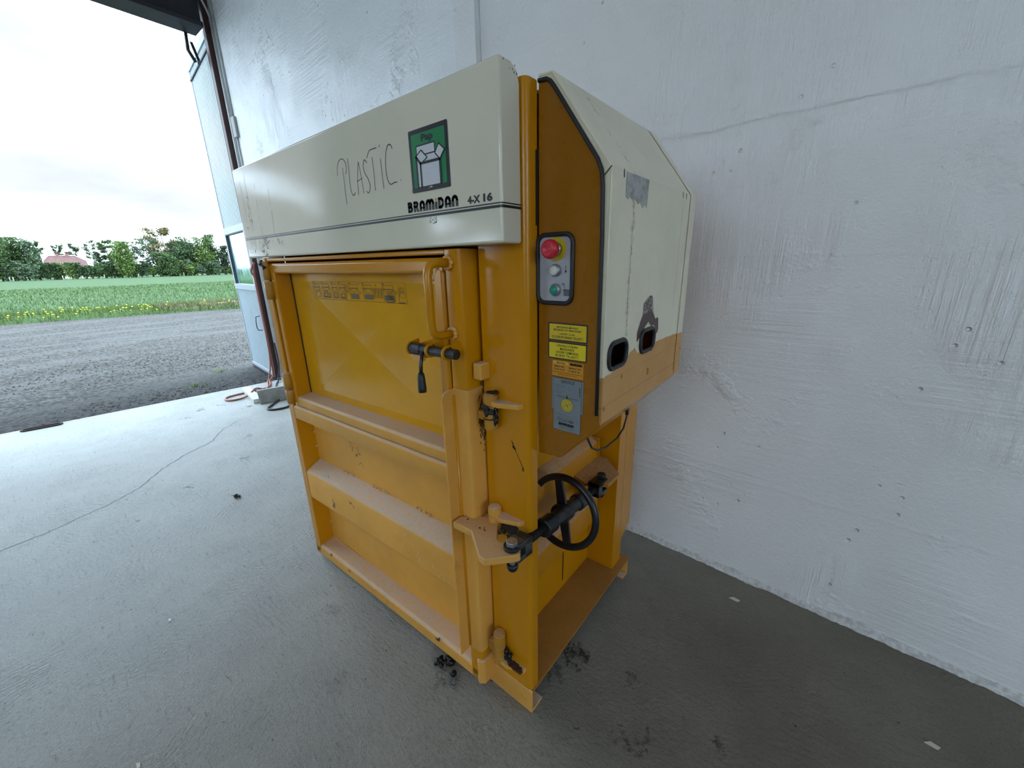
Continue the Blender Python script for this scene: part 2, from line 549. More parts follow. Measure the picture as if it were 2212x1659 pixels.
# hairline crack across the slab
ck = MB()
pts = [(-2.93, -1.30), (-2.98, -1.05), (-3.10, -0.72), (-3.22, -0.55), (-3.45, -0.38), (-3.60, -0.2), (-3.75, 0.05), (-4.0, 0.2), (-4.15, 0.42)]
dense = []
for a, b in zip(pts[:-1], pts[1:]):
    for i in range(8):
        k = i / 8
        dense.append((a[0] + (b[0] - a[0]) * k + random.uniform(-.008, .008), a[1] + (b[1] - a[1]) * k + random.uniform(-.008, .008)))
mpf = lambda u, v, l: (u, v, 0.0006 + l)
ck.stroke(dense, 0.006, mpf, seg=0)
cko = ck.build('crack', simple('crack_shadow', (0.10, 0.10, 0.095), 0.9), FLOOR)
lip = MB()
lip.prism([(-5.722, -1.22, -0.02), (-5.452, 1.32, -0.02), (-5.437, 1.32, -0.02), (-5.707, -1.22, -0.02)], (0, 0, 0.023))
lip.build('edge_strip', simple('worn_edge_paint', (0.8, 0.78, 0.72), 0.6, 0, 0.1, 20), FLOOR)

# long wall behind the machine: inner length and a proud length next to the gate
wb = MB()
wb.prism([(-1.245, WY(-1.245), -0.1), (6.0, WY(6.0), -0.1), (6.0, WY(6.0) + 0.3, -0.1), (-1.245, WY(-1.245) + 0.3, -0.1)], (0, 0, 5.0))
WALL = wb.build('wall_rear', M['wall'])
tag(WALL, 'white painted rough plaster wall behind the baler', kind='structure')
wl2 = MB()
wl2.prism([(-5.66, WY(-5.66, .035), -0.1), (-1.25, WY(-1.25, .035), -0.1), (-1.25, WY(-1.25) + 0.3, -0.1), (-5.66, WY(-5.66) + 0.3, -0.1)], (0, 0, 5.0))
WALL2 = wl2.build('wall_rear_gate', M['wall_left'], bevel=0.006)
tag(WALL2, 'proud length of white plaster wall between the baler and the gate', kind='structure')
pil = MB()
pil.prism([(-1.43, WY(-1.43, .039), -0.1), (-1.249, WY(-1.249, .041), -0.1), (-1.249, WY(-1.249, .03), -0.1), (-1.43, WY(-1.43, .03), -0.1)], (0, 0, 5.0))
tag(pil.build('trim_1', M['wall'], bevel=0.003), 'flat white plaster pilaster strip at the step in the wall', kind='structure')

# ragged plaster fillet where the wall meets the slab
fi = MB()
N = 420
prev = None
xs = np.linspace(-1.2, 3.2, N)
vs = []; fs = []
for i, x in enumerate(xs):
    w = 0.010 + 0.014 * max(0, mnoise.noise((x * 9, 3.1, 0)) + 0.5) + random.uniform(0, .006)
    hgt = 0.008 + 0.02 * max(0, mnoise.noise((x * 6, 9.1, 0)) + 0.4) + random.uniform(0, .006)
    yb = WY(x)
    vs += [(x, yb - w, 0.0005), (x, yb - w * 0.55, hgt * 0.35), (x, yb + 0.002, hgt + 0.012)]
    if i:
        a = (i - 1) * 3; b = i * 3
        fs += [(a, b, b + 1, a + 1), (a + 1, b + 1, b + 2, a + 2)]
fi.add(vs, fs)
tag(fi.build('baseboard_rear', simple('ragged_white_plaster', (0.62, 0.62, 0.61), 0.6, 0, 0.2, 60, 0.6, 90)), 'ragged white plaster smear along the foot of the wall', kind='structure')

# gate wall with the big gate opening and a smaller one further in
gw = MB()
XW0, XW1 = -5.98, -5.66
gw.box(XW0, XW1, -4.75, -2.78, -0.1, 5.0)
gw.box(XW0, XW1, -9.3, -6.9, -0.1, 5.0)
gw.box(XW0, XW1, -6.9, -4.75, 2.45, 5.0)
gw.box(XW0, XW1, -2.78, 1.46, 4.52, 5.0)
tag(gw.build('wall_left', M['plain_wall']), 'gate wall of the hall around the openings', kind='structure')
wr = MB()
wr.box(6.0, 6.2, -9.3, 1.3, -0.1, 1.1); wr.box(6.0, 6.2, -9.3, 1.3, 3.6, 5.0)      # inner end wall; two window openings added to let in fill light
wr.box(6.0, 6.2, -9.3, -4.2, 1.1, 3.6); wr.box(6.0, 6.2, -2.7, -2.2, 1.1, 3.6); wr.box(6.0, 6.2, -.7, 1.3, 1.1, 3.6)
o = wr.build('wall_right', M['plain_wall']); tag(o, 'far inner end wall of the hall', kind='structure')
wf = MB()
wf.box(-5.98, 6.2, -9.5, -9.3, -0.1, 2.3); wf.box(-5.98, 6.2, -9.5, -9.3, 4.3, 5.0)      # long wall; unseen band of high openings added for fill light
wf.box(-5.98, -1.6, -9.5, -9.3, 2.3, 4.3); wf.box(5.6, 6.2, -9.5, -9.3, 2.3, 4.3)
for xx in (0.1, 1.8, 3.5): wf.box(xx, xx + .25, -9.5, -9.3, 2.3, 4.3)
o = wf.build('wall_front', M['plain_wall']); tag(o, 'long wall of the hall facing the baler', kind='structure')
o = MB().box(-5.98, 6.2, -9.5, 1.85, 4.9, 5.1).build('ceiling', M['ceiling']); tag(o, 'grey sheeted ceiling of the hall', kind='structure')

# brown steel gate frame
M['brown_steel'] = simple('red_brown_painted_steel', srgb(78, 52, 50), 0.45, 0, 0.15, 6, 0.05)
M['dark_frame'] = simple('dark_painted_steel', (0.022, 0.022, 0.03), 0.5, 0, 0.2, 6, 0.05)
gp = MB()
gp.box(-5.70, -5.615, 1.345, 1.425, 0.0, 4.52)
gp.box(-5.725, -5.70, 1.36, 1.44, 0.0, 4.3)
tag(gp.build('trim_2', M['brown_steel'], bevel=0.006), 'red-brown steel gate post standing at the wall end', kind='structure')
gl = MB()
gl.box(-5.78, -5.55, -2.78, 1.30, 4.22, 4.60)
gl.box(-5.80, -5.50, -2.78, 1.30, 4.17, 4.22)
tag(gl.build('trim_3', M['dark_frame'], bevel=0.008), 'dark steel lintel beam over the gate', kind='structure')
gp2 = MB().box(-5.74, -5.60, -2.90, -2.78, 0.0, 4.52)
tag(gp2.build('trim_4', M['brown_steel'], bevel=0.006), 'red-brown steel gate post at the far side of the opening', kind='structure')

# open gate leaf standing out at the post
DA = Vector((-5.735, 1.375, 0.0)); DB = Vector((-6.93, 1.50, 0.0))
du = (DB - DA).normalized(); dn = Vector((-du.y, du.x, 0))
if dn.y > 0: dn = -dn
DL = (DB - DA).length


def leaf(s, z, d):  # s along the leaf from the post, d out of its face
    q = DA + du * s + dn * d
    return (q.x, q.y, z)


def leafbox(mb, s0, s1, z0, z1, d0, d1, mi=0):
    mb.prism([leaf(s0, z0, d0), leaf(s1, z0, d0), leaf(s1, z0, d1), leaf(s0, z0, d1)], (0, 0, z1 - z0), mi)


M['leaf'] = simple('pale_corrugated_sheet', srgb(163, 177, 185), 0.4, 0, 0.03, 3)
M['leaf_frame'] = simple('pale_leaf_frame', srgb(155, 165, 172), 0.4)
M['leaf_dark'] = simple('dark_leaf_seal', (0.02, 0.02, 0.025), 0.6)
g = NT('window_pane'); g.bsdf.inputs['Transmission Weight'].default_value = 1.0
M['pane'] = g.set(srgb(190, 220, 224), g.step(g.noise(14, 5, 0.6, g.mapped(g.co(), (1, 1, 0.25))), 0.35, 0.7, 0.02, 0.14))
g.bsdf.inputs['IOR'].default_value = 1.15
dl = MB()
WZ0, WZ1 = 1.30, 2.06
for (z0, z1) in ((0.02, WZ0 - 0.03), (WZ1 + 0.03, 4.20)):
    n = 17; prof = []
    for i in range(n):
        s0 = 0.02 + (DL - 0.04) * i / n; w = (DL - 0.04) / n
        prof += [(s0, 0.0), (s0 + w * .62, 0.0), (s0 + w * .72, -0.012), (s0 + w * .9, -0.012)]
    prof.append((DL - 0.02, 0.0))
    dl.sheet([leaf(s, z0, d) for s, d in prof], (0, 0, z1 - z0))
    leafbox(dl, 0.0, DL, z0, z1, -0.05, -0.02)
DOOR = dl.build('door_1', M['leaf'], fix=False)
tag(DOOR, 'pale corrugated gate leaf with a window, swung open outside the post', kind='structure')
df = MB()
leafbox(df, 0, 0.035, 0.0, 4.24, -0.055, 0.006); leafbox(df, DL - 0.035, DL, 0.0, 4.24, -0.055, 0.006)
leafbox(df, 0, DL, 4.16, 4.24, -0.055, 0.012)
leafbox(df, 0, DL, 0.0, 0.05, -0.055, 0.010)
df.build('leaf_frame', M['leaf_frame'], DOOR, bevel=0.003)
dw = MB()
leafbox(dw, 0, DL, WZ0 - 0.06, WZ0 + 0.02, -0.05, 0.018); leafbox(dw, 0, DL, WZ1 - 0.02, WZ1 + 0.07, -0.05, 0.014)
leafbox(dw, 0, 0.07, WZ0, WZ1, -0.05, 0.012); leafbox(dw, DL - 0.06, DL, WZ0, WZ1, -0.05, 0.012)
dw.build('window_frame', M['leaf_frame'], DOOR, bevel=0.003)
ds_ = MB()
leafbox(ds_, 0.07, 0.085, WZ0, WZ1, -0.02, 0.002); leafbox(ds_, DL - 0.08, DL - 0.06, WZ0 + .02, WZ1 - .02, -0.03, 0.013)
leafbox(ds_, 0.07, DL - .06, WZ1 - 0.035, WZ1 - .02, -0.03, 0.013)
leafbox(ds_, -0.004, DL + .01, -0.03, 0.0, -0.06, 0.012)
leafbox(ds_, 0.02, DL, 4.05, 4.07, -0.01, 0.014)
ds_.build('rubber_seal', M['leaf_dark'], DOOR)
dp = MB(); leafbox(dp, 0.08, DL - 0.07, WZ0 + .02, WZ1 - .03, -0.026, -0.022)
dp.build('pane', M['pane'], DOOR)
dh = MB(); dh.tube([leaf(0.16, 0.88, 0.0), leaf(0.16, 0.87, 0.05), leaf(0.16, 0.80, 0.06), leaf(0.16, 0.71, 0.06), leaf(0.16, 0.68, 0.05), leaf(0.16, 0.67, 0.0)], 0.006, 8)
dh.build('handle', M['dark_steel'], DOOR)
hk = MB()
hk.tube([(-5.80, 1.20, 4.18), (-5.84, 1.20, 4.02), (-5.86, 1.26, 3.92)], 0.018, 8)
hk.prism([(-5.80, 1.22, 4.10), (-5.94, 1.30, 3.98), (-5.94, 1.30, 3.93), (-5.80, 1.26, 3.93)], (0, 0.03, 0.0))
hk.tube([leaf(0.02, 4.28, -.02), leaf(0.12, 4.22, -.02)], 0.02, 8)
hk.build('upper_hinge', M['dark_frame'], DOOR)

# conduit pipes on the wall by the post
cd = thing('cable_conduit', 'grey cable conduit with a small box on the white wall beside the brown post', 'conduit', (-5.5, 1.42, 0))
M['conduit'] = simple('grey_conduit', srgb(190, 194, 194), 0.4, 0, 0.06, 12)
yc = lambda x: WY(x, .035) - 0.012
cd1 = MB(); cd1.tube([(-5.56, yc(-5.56), 0.02), (-5.56, yc(-5.56), 4.30)], 0.022, 10); cd1.build('pipe', M['conduit'], cd)
cd2 = MB(); cd2.tube([(-5.47, yc(-5.47), 3.27), (-5.47, yc(-5.47), 4.45)], 0.014, 8); cd2.build('pipe', M['conduit'], cd)
cd5 = MB(); cd5.tube([(-5.46, yc(-5.46), 0.02), (-5.46, yc(-5.46), 3.1)], 0.010, 8); cd5.build('pipe', M['conduit'], cd)
cd3 = MB(); cd3.box(-5.50, -5.40, yc(-5.45) - .02, yc(-5.45) + .012, 3.08, 3.30); cd3.build('junction_box', simple('grey_plastic_box', srgb(160, 162, 158), 0.5), cd, bevel=.006)
cd4 = MB(); cd4.tube([(-5.56, yc(-5.5), 4.30), (-5.54, yc(-5.5) - .03, 4.38), (-5.58, yc(-5.5) - .06, 4.5), (-5.60, yc(-5.5) - .08, 4.62)], 0.012, 8)
cd4.tube([(-5.47, yc(-5.47), 4.45), (-5.43, yc(-5.47), 4.52), (-5.36, yc(-5.4), 4.62)], 0.012, 8); cd4.build('loose_cable', M['conduit'], cd)

# unseen twin-tube lamps added under the ceiling as fill light
M['lamp_body'] = simple('white_lamp_body', (0.8, 0.8, 0.8), 0.4)
em = NT('fill_lamp_tube'); em.bsdf.inputs['Emission Color'].default_value = (1.0, 0.90, 0.78, 1); em.bsdf.inputs['Emission Strength'].default_value = 1.5
M['tube_glow'] = em.set((0.9, 0.9, 0.9), 0.4)
for i, (lx, ly) in enumerate(((-2.5, -3.0), (0.8, -3.0), (4.0, -3.0), (-2.5, -6.5), (0.8, -6.5), (4.0, -6.5))):
    lt = thing('fill_lamp', 'added twin-tube fill lamp out of view, ' + ('first', 'second', 'third')[i % 3] + ' from the gate in the row ' + ('nearer the baler' if i < 3 else 'farther from the baler'), 'lamp', (lx, ly, 4.80), 'unseen fill lamps added to the hall')
    MB().box(lx - .75, lx + .75, ly - .09, ly + .09, 4.82, 4.90).build('housing', M['lamp_body'], lt, bevel=.008)
    for dy in (-.05, .05):
        MB().cyl((lx - .72, ly + dy, 4.80), (lx + .72, ly + dy, 4.80), 0.014, 10).build('lamp_tube', M['tube_glow'], lt)
    ld = bpy.data.lights.new('fill_light', 'AREA'); ld.shape = 'RECTANGLE'; ld.size = 1.45; ld.size_y = 0.16; ld.energy = FILL_LAMP_POWER; ld.color = (1.0, 0.90, 0.76)
    lo = bpy.data.objects.new('fill_light', ld); col.objects.link(lo); lo.parent = lt; lo.location = (0, 0, -0.03)

# ------------------------------------------------------------------ the baler
B = thing('cardboard_baler', 'yellow and cream upright baling press standing on the concrete floor', 'baler', (-0.77, 0.40, 0.0))


def DW(x, d, z):
    """door plane: d is the depth behind the door front; the door sits very slightly askew"""
    t = x + 1.35
    y = -0.085 + 0.0174 * t + d
    k = min(1.0, max(0.0, (1.56 - z) / 0.6))
    return (x, y, z + 0.016 * t * k)


# --- base frame
bs = MB()
bs.box(-1.54, 0.004, -0.012, -0.004, 0.0, 0.102)               # front channel web
bs.box(-1.54, 0.004, -0.004, 0.055, 0.0, 0.008)                # its lower lip
bs.box(-1.54, 0.0, 0.822, 0.830, 0.0, 0.10); bs.box(-1.54, 0.0, 0.775, 0.822, 0.0, 0.008)
bs.box(-1.54, -1.375, -0.004, 0.830, 0.092, 0.102)
bs.box(-1.375, -0.165, 0.02, 0.80, 0.070, 0.080)
bs.build('base_frame', M['yellow_worn'], B, bevel=0.003)
bp = MB(); bp.box(-0.165, 0.004, -0.006, 0.832, 0.092, 0.102)
bp.build('base_plate', M['base_plate'], B, bevel=0.002)
bl = MB(); bl.box(-0.10, -0.04, 0.22, 0.52, 0.055, 0.090); bl.build('fork_rail', M['base_plate'], B, bevel=.003)

# --- front posts (channel: web to the front, return flange at the side)
def post_profile(x0, x1, r, flip):
    out = [(x0, -0.010)]
    out += [(x1 - r + r * math.sin(a), -0.010 + r - r * math.cos(a)) for a in [math.pi / 2 * i / 5 for i in range(6)]]
    out += [(x1, 0.033), (x1 - 0.008, 0.033), (x1 - 0.008, 0.010), (x1 - .02, -0.002), (x0, -0.002)]
    if flip:
        out = [(-1.54 - x, y) for x, y in out]
    return out
for flip in (False, True):
    p = MB(); p.prism([(x, y, 0.09) for x, y in post_profile(-0.165, 0.0, 0.016, flip)], (0, 0, 1.85), smooth=False)
    p.build('front_post', M['yellow'], B, bevel=0.0025)

# --- chamber walls, rear posts, roof
ch = MB()
ch.box(-0.172, -0.165, 0.0, 0.80, 0.10, 1.93)
ch.build('side_wall', M['yellow'], B)
ch = MB(); ch.box(-1.375, -1.368, 0.0, 0.80, 0.10, 1.93); ch.build('side_wall', M['yellow'], B)
ch = MB(); ch.box(-1.37, -0.17, 0.795, 0.805, 0.08, 1.93); ch.build('back_wall', M['yellow'], B)
ch = MB(); ch.box(-1.52, -0.02, 0.0, 0.86, 1.925, 1.935); ch.build('roof_plate', M['yellow_dusty'], B, bevel=.003)
ch = MB(); ch.box(-0.165, -0.008, 0.002, 0.03, 0.98, 1.925); ch.build('upper_side_plate', M['yellow'], B, bevel=.003)
rp = MB(); rp.box(-0.165, -0.034, 0.700, 0.708, 0.102, 1.93)
sidepoly = [(0.700, .102), (.795, .102), (.795, .225), (.885, .262), (.872, 1.93), (.700, 1.93)]
rp.prism([(-0.038, y, z) for y, z in sidepoly], (0.008, 0, 0))
rp.build('rear_post', M['yellow'], B, bevel=0.0018)
rp = MB(); rp.box(-1.51, -1.37, 0.700, 0.708, 0.102, 1.93); rp.prism([(-1.51, y, z) for y, z in sidepoly], (0.008, 0, 0))
rp.build('rear_post', M['yellow'], B, bevel=0.0018)
sm_ = MB(); sm_.box(-0.0305, -0.029, 0.772, 0.774, 0.24, 1.16); sm_.build('post_seam', M['yellow_dusty'], B)


def hat(y0, y1, zt, zf1, zf0, zb, depth):
    mb = MB()
    prof = [(-0.166, zt), (-0.166 + depth * .9, zf1 + .006), (-0.166 + depth, zf1 - .002), (-0.166 + depth, zf0), (-0.166, zb)]
    mb.prism([(x, y0, z) for x, z in prof], (0, y1 - y0, 0))
    return mb
hat(0.03, 0.66, 0.805, 0.775, 0.60, 0.575, 0.052).build('side_beam', M['yellow_side'], B, bevel=.004)
hat(0.03, 0.69, 0.505, 0.478, 0.375, 0.335, 0.052).build('side_beam', M['yellow_side'], B, bevel=.004)
eb = MB(); eb.box(-0.165, -0.108, 0.655, 0.668, 0.66, 0.795); eb.build('beam_end_plate', M['yellow_side'], B, bevel=.002)
eb = MB(); eb.box(-0.1645, -0.162, 0.46, 0.464, 0.14, 0.60); eb.build('wall_seam', M['ink'], B)

# rear anchor bracket of the locking screw
rb = MB()
rb.prism([(-0.165, 0.470, .69), (-0.05, 0.430, .69), (-0.02, 0.455, .69), (0.028, 0.475, .69), (0.030, 0.573, .69), (-0.074, 0.671, .69), (-0.165, 0.671, .69)], (0, 0, 0.016))
rb.build('rear_bracket', paint('bracket_enamel', srgb(176, 120, 28), .45, .15, dust=0.45, chips=0.5), B, bevel=.002)
gs = MB(); gs.prism([(-0.165, 0.472, 0.69), (-0.165, 0.472, 0.52), (-0.05, 0.440, 0.69)], (0, 0.008, 0)); gs.build('bracket_gusset', M['yellow'], B)

# --- hood
HY = -0.0865
hd = MB()
hx0, hx1, hz0, hz1, hyb = -1.5405, -0.0125, 1.593, 1.957, -0.0135
endp = [(HY, hz0), (hyb, hz0), (hyb, hz1 - 0.035), (hyb - 0.008, hz1 - 0.012), (hyb - 0.028, hz1), (HY, hz1)]
hd.prism([(hx0, y, z) for y, z in endp], (hx1 - hx0, 0, 0))
HOOD = hd.build('hood', M['cream'], B, bevel=0.007, bseg=3)
mh = lambda u, v, l: (u, HY - 0.0006 - l, v)
# double pin stripes wrapping the corner
st = MB()
sz = [(1.6772, 1.6800), (1.6688, 1.6745)]
for a, b in sz:
    st.flat([(hx0 + .008, a), (hx1 - .006, a), (hx1 - .006, b), (hx0 + .008, b)], mh)
    ex = hx1 + 0.0006
    st.add([(ex, HY + .006, a), (ex, hyb - .002, a), (ex, hyb - .002, b), (ex, HY + .006, b)], [(0, 1, 2, 3)])
    st.add([(hx1 - .006, HY - .0006, a), (ex - .0012, HY + .0012, a), (ex - .0012, HY + .0012, b), (hx1 - .006, HY - .0006, b)], [(0, 1, 2, 3)])
    st.add([(ex - .0012, HY + .0012, a), (ex, HY + .006, a), (ex, HY + .006, b), (ex - .0012, HY + .0012, b)], [(0, 1, 2, 3)])
st.build('pin_stripe', M['ink'], HOOD, fix=False)

# green and black pictogram sticker: Pap, with an open carton
M['sign_green'] = simple('green_print', srgb(36, 128, 78), 0.3, 0, 0.04, 10)
cr = NT('crackled_white_print')
cm = cr.step(cr.voronoi(190, cr.mapped(cr.co(), (1, 1, 0.7)), 'DISTANCE_TO_EDGE'), 0.0, 0.03, 1.0, 0.0)
M['sign_white'] = cr.set(cr.mix(cr.math('MULTIPLY', cm, .5), srgb(205, 208, 212), srgb(120, 124, 130)), 0.4)
sg = MB()
sx0, sx1, sz0, sz1 = -0.319, -0.1725, 1.730, 1.873
sg.flat(rrect(sx0, sx1, sz0, sz1, 0.004), mh, 0.0000, 0)
sg.flat(rrect(-0.309, -0.183, 1.7405, 1.8625, 0.004), mh, 0.0004, 1)


def mbpoly(p, l, mi): sg.flat(p, mh, l, mi)
L1, L2, L3 = 0.0008, 0.0012, 0.0016
lw = 0.0062
back = [(-.289, 1.811), (-.289, 1.8335), (-.2225, 1.8335), (-.2225, 1.811)]
sg.stroke(back, lw, mh, L1, 0, closed=True); mbpoly(back, L1 + .0001, 2)
body = [(-.2775, 1.7385), (-.2775, 1.795), (-.2045, 1.795), (-.2045, 1.7385)]
side = [(-.292, 1.7385), (-.292, 1.8095), (-.2775, 1.795), (-.2775, 1.7385)]
top = [(-.2775, 1.795), (-.262, 1.8115), (-.2205, 1.8115), (-.2045, 1.795)]
for q in (top, side, body):
    sg.stroke(q, lw, mh, L2, 0, closed=True); mbpoly(q, L2 + .0001, 2)
for q in ([(-.292, 1.8115), (-.272, 1.8225), (-.2525, 1.8055), (-.2775, 1.795)], [(-.2185, 1.8105), (-.205, 1.8265), (-.188, 1.813), (-.204, 1.797)]):
    sg.stroke(q, lw, mh, L3, 0, closed=True); mbpoly(q, L3 + .0001, 2)
for a, b in ((-.292, -.2775), (-.2775, -.2045)):
    sg.stroke([(a, 1.7385), (b, 1.7385)], lw, mh, L3 + .0002, 0)
for p in ([(-.292, 1.811), (-.2775, 1.795), (-.2775, 1.739)], [(-.292, 1.811), (-.292, 1.739)], [(-.2775, 1.795), (-.2045, 1.795), (-.2045, 1.739)]):
    sg.stroke(p, lw, mh, L3 + .0002, 0)
text('Pap', sg, mh, -.2695, -.2255, 1.838, 1.8585, .0008, 0, 0.045)
sg.flat([(sx0 + .001, sz0 + .0005), (sx1 - .001, sz0 + .0005), (sx1 - .001, 1.7395), (sx0 + .001, 1.7395)], mh, L3 + .0004, 0)
sg.flat([(-.252, 1.733), (-.2475, 1.7355), (-.243, 1.740), (-.2455, 1.7395)], mh, L3 + .0006, 3)
sg.flat([(-.243, 1.7355), (-.2375, 1.736), (-.2375, 1.739), (-.243, 1.7385)], mh, L3 + .0006, 3)
sg.stroke([(-.3015, 1.745), (-.3015, 1.757)], .0009, mh, .0008, 0, seg=0)
sg.build('pictogram_sticker', [M['ink'], M['sign_green'], M['sign_white'], M['cream']], HOOD, fix=False)

# maker's lettering, heavy rounded strokes
lg = MB()
S0, S1 = 1.684, 1.7105
hgt = S1 - S0
wst = hgt * 0.34


def glyphs(mb, u0, u1, v0, v1, mp, mi, mid, lift=0.0):
    hh = v1 - v0; w = hh * .30
    # letter layout in units of height
    lay = [('B', .74), ('R', .74), ('A', .76), ('M', 1.10), ('I', .36), ('D', .74), ('A', .76), ('N', .76)]
    tot = sum(x for _, x in lay) + .06 * 7
    sxu = (u1 - u0) / (tot * hh)
    cx = 0.0
    for ch_, wd in lay:
        X = lambda a: u0 + (cx + a) * hh * sxu
        V = lambda b: v0 + b * hh
        wl_ = w
        def S(pts, ww=wl_): mb.stroke([(X(a), V(b)) for a, b in pts], ww, mp, lift, mi)
        def barv(a, b0=0.0, b1=1.0):
            mb.flat([(X(a - .15), V(b0)), (X(a + .15), V(b0)), (X(a + .15), V(b1)), (X(a - .15), V(b1))], mp, lift, mi)
        k = .15
        if ch_ == 'B':
            barv(k); S([(k, .87), (.45, .87), (.53, .76), (.45, .60), (k, .56)], w * .86); S([(k, .5), (.5, .48), (.59, .32), (.5, .13), (k, .13)], w * .86)
        elif ch_ == 'R':
            barv(k); S([(k, .87), (.46, .87), (.57, .72), (.46, .52), (k, .5)], w * .86); mb.flat([(X(.30), V(.5)), (X(.52), V(.52)), (X(.74), V(0)), (X(.44), V(0))], mp, lift, mi)
        elif ch_ == 'A':
            barv(k, 0, .6); barv(.61, 0, .6); S([(k, .6), (.20, .77), (.38, .86), (.56, .77), (.61, .6)]); S([(k, .32), (.61, .32)], w * .6)
        elif ch_ == 'M':
            barv(k, 0, .65); barv(.55, 0, .65); barv(.95, 0, .65)
            S([(k, .65), (.22, .82), (.35, .86), (.48, .82), (.55, .65)]); S([(.55, .65), (.62, .82), (.75, .86), (.88, .82), (.95, .65)])
        elif ch_ == 'I':
            barv(.18, 0, .66); mb.disc((X(.18), V(.86)), hh * .135, mp, lift, mid)
        elif ch_ == 'D':
            barv(k); S([(k, .87), (.40, .87), (.57, .70), (.57, .30), (.40, .13), (k, .13)], w * .9)
        elif ch_ == 'N':
            barv(k, 0, .6); barv(.61, 0, .6); S([(k, .6), (.20, .77), (.38, .86), (.56, .77), (.61, .6)])
        cx += wd + .06


glyphs(lg, -0.346, -0.150, S0, S1, mh, 0, 1)
lg.build('maker_lettering', [M['ink'], simple('orange_dot', srgb(214, 140, 30), 0.35)], HOOD, fix=False)
md_ = MB()
text('4-X', md_, mh, -.1185, -.0775, 1.6845, 1.7015, 0, 0, .045)
text('16', md_, mh, -.0680, -.0395, 1.6845, 1.7025, 0, 0, .045)
md_.build('model_lettering', M['ink'], HOOD, fix=False)
# worn print and glue mark below the stripes
wm = MB()
for i in range(26):
    a = random.uniform(-.262, -.232); b = random.uniform(1.650, 1.6645)
    if (a + .262) * .35 + 1.649 > b + .006: continue
    wm.stroke([(a, b), (a + random.uniform(.001, .006), b + random.uniform(-.001, .003))], .0013, mh, 0, 0, seg=0)
wm.build('worn_print', M['ink'], HOOD, fix=False)
# PLASTIC, written by hand
pw_ = MB()
PZ = lambda q: [(x, z) for x, z in q]
hand = [
    [(-.647, 1.838), (-.648, 1.80), (-.650, 1.77), (-.648, 1.737)],
    [(-.682, 1.822), (-.679, 1.842), (-.668, 1.857), (-.652, 1.863), (-.638, 1.860), (-.628, 1.848), (-.627, 1.832), (-.634, 1.820)],
    [(-.613, 1.858), (-.615, 1.82), (-.617, 1.785), (-.613, 1.764), (-.604, 1.757), (-.594, 1.763)],
    [(-.578, 1.756), (-.572, 1.80), (-.562, 1.833), (-.557, 1.838), (-.552, 1.80), (-.548, 1.756)],
    [(-.576, 1.792), (-.548, 1.797)],
    [(-.515, 1.833), (-.527, 1.842), (-.536, 1.826), (-.530, 1.806), (-.517, 1.79), (-.512, 1.770), (-.522, 1.755), (-.533, 1.76)],
    [(-.487, 1.842), (-.486, 1.80), (-.488, 1.758)],
    [(-.513, 1.845), (-.498, 1.860), (-.480, 1.862), (-.462, 1.862)],
    [(-.448, 1.832), (-.447, 1.79), (-.446, 1.758)],
    [(-.448, 1.862), (-.446, 1.866)],
    [(-.391, 1.848), (-.397, 1.858), (-.410, 1.858), (-.422, 1.838), (-.428, 1.805), (-.424, 1.776), (-.412, 1.764), (-.396, 1.766), (-.384, 1.766)],
    [(-.366, 1.7685), (-.3645, 1.7690)],
]


def smooth(line, n=5):
    if len(line) < 3: return line
    out = []
    P = [line[0]] + line + [line[-1]]
    for i in range(1, len(P) - 2):
        p0, p1, p2, p3 = P[i - 1:i + 3]
        for k in range(n):
            t = k / n
            out.append(tuple(0.5 * ((2 * p1[j]) + (-p0[j] + p2[j]) * t + (2 * p0[j] - 5 * p1[j] + 4 * p2[j] - p3[j]) * t * t + (-p0[j] + 3 * p1[j] - 3 * p2[j] + p3[j]) * t ** 3) for j in (0, 1)))
    out.append(line[-1])
    return out


for grp in ((0, 1), (2,), (3, 4), (5,), (6, 7), (8, 9), (10,), (11,)):      # P L A S T I C .
    pw_ = MB()
    for gi in grp: pw_.stroke(smooth(hand[gi]), .0026, mh, 0, 0, seg=6)
    pw_.build('handwritten_letter', M['pen'], HOOD, fix=False)
# scuffs and rust dents at the far end
sc = MB()
for (x, z, n) in ((-1.33, 1.648, 24), (-1.36, 1.625, 16), (-1.47, 1.61, 6), (-1.30, 1.66, 8), (-1.18, 1.66, 8), (-1.45, 1.74, 5), (-1.43, 1.80, 5)):
    for i in range(n):
        a = x + random.gauss(0, .025); b = z + random.gauss(0, .013)
        sc.stroke([(a, b), (a + random.gauss(0, .012), b + random.gauss(0, .008))], random.uniform(.001, .003), mh, 0, 0, seg=0)
for x in (-1.475, -1.42, -1.445, -1.33, -1.21):
    zt_ = random.uniform(1.80, 1.93); xx = x
    while zt_ > 1.64:
        nz_ = zt_ - .02; nx_ = xx + random.gauss(0, .002)
        if random.random() < .75: sc.stroke([(xx, zt_), (nx_, nz_)], .0012, mh, 0, 0, seg=0)
        zt_, xx = nz_, nx_
sc.build('scuff', simple('grey_scuff', srgb(112, 110, 108), 0.6), HOOD, fix=False)
sk = MB()
for i in range(9):
    y_ = random.uniform(HY + .012, hyb - .006); z_ = random.uniform(1.925, 1.952)
    sk.blob((hx1 + .0002, y_, z_), random.uniform(.0007, .002), 6, 4, .3, sq=(.25, 1, 1))
sk.build('paint_chip', M['grease'], HOOD)

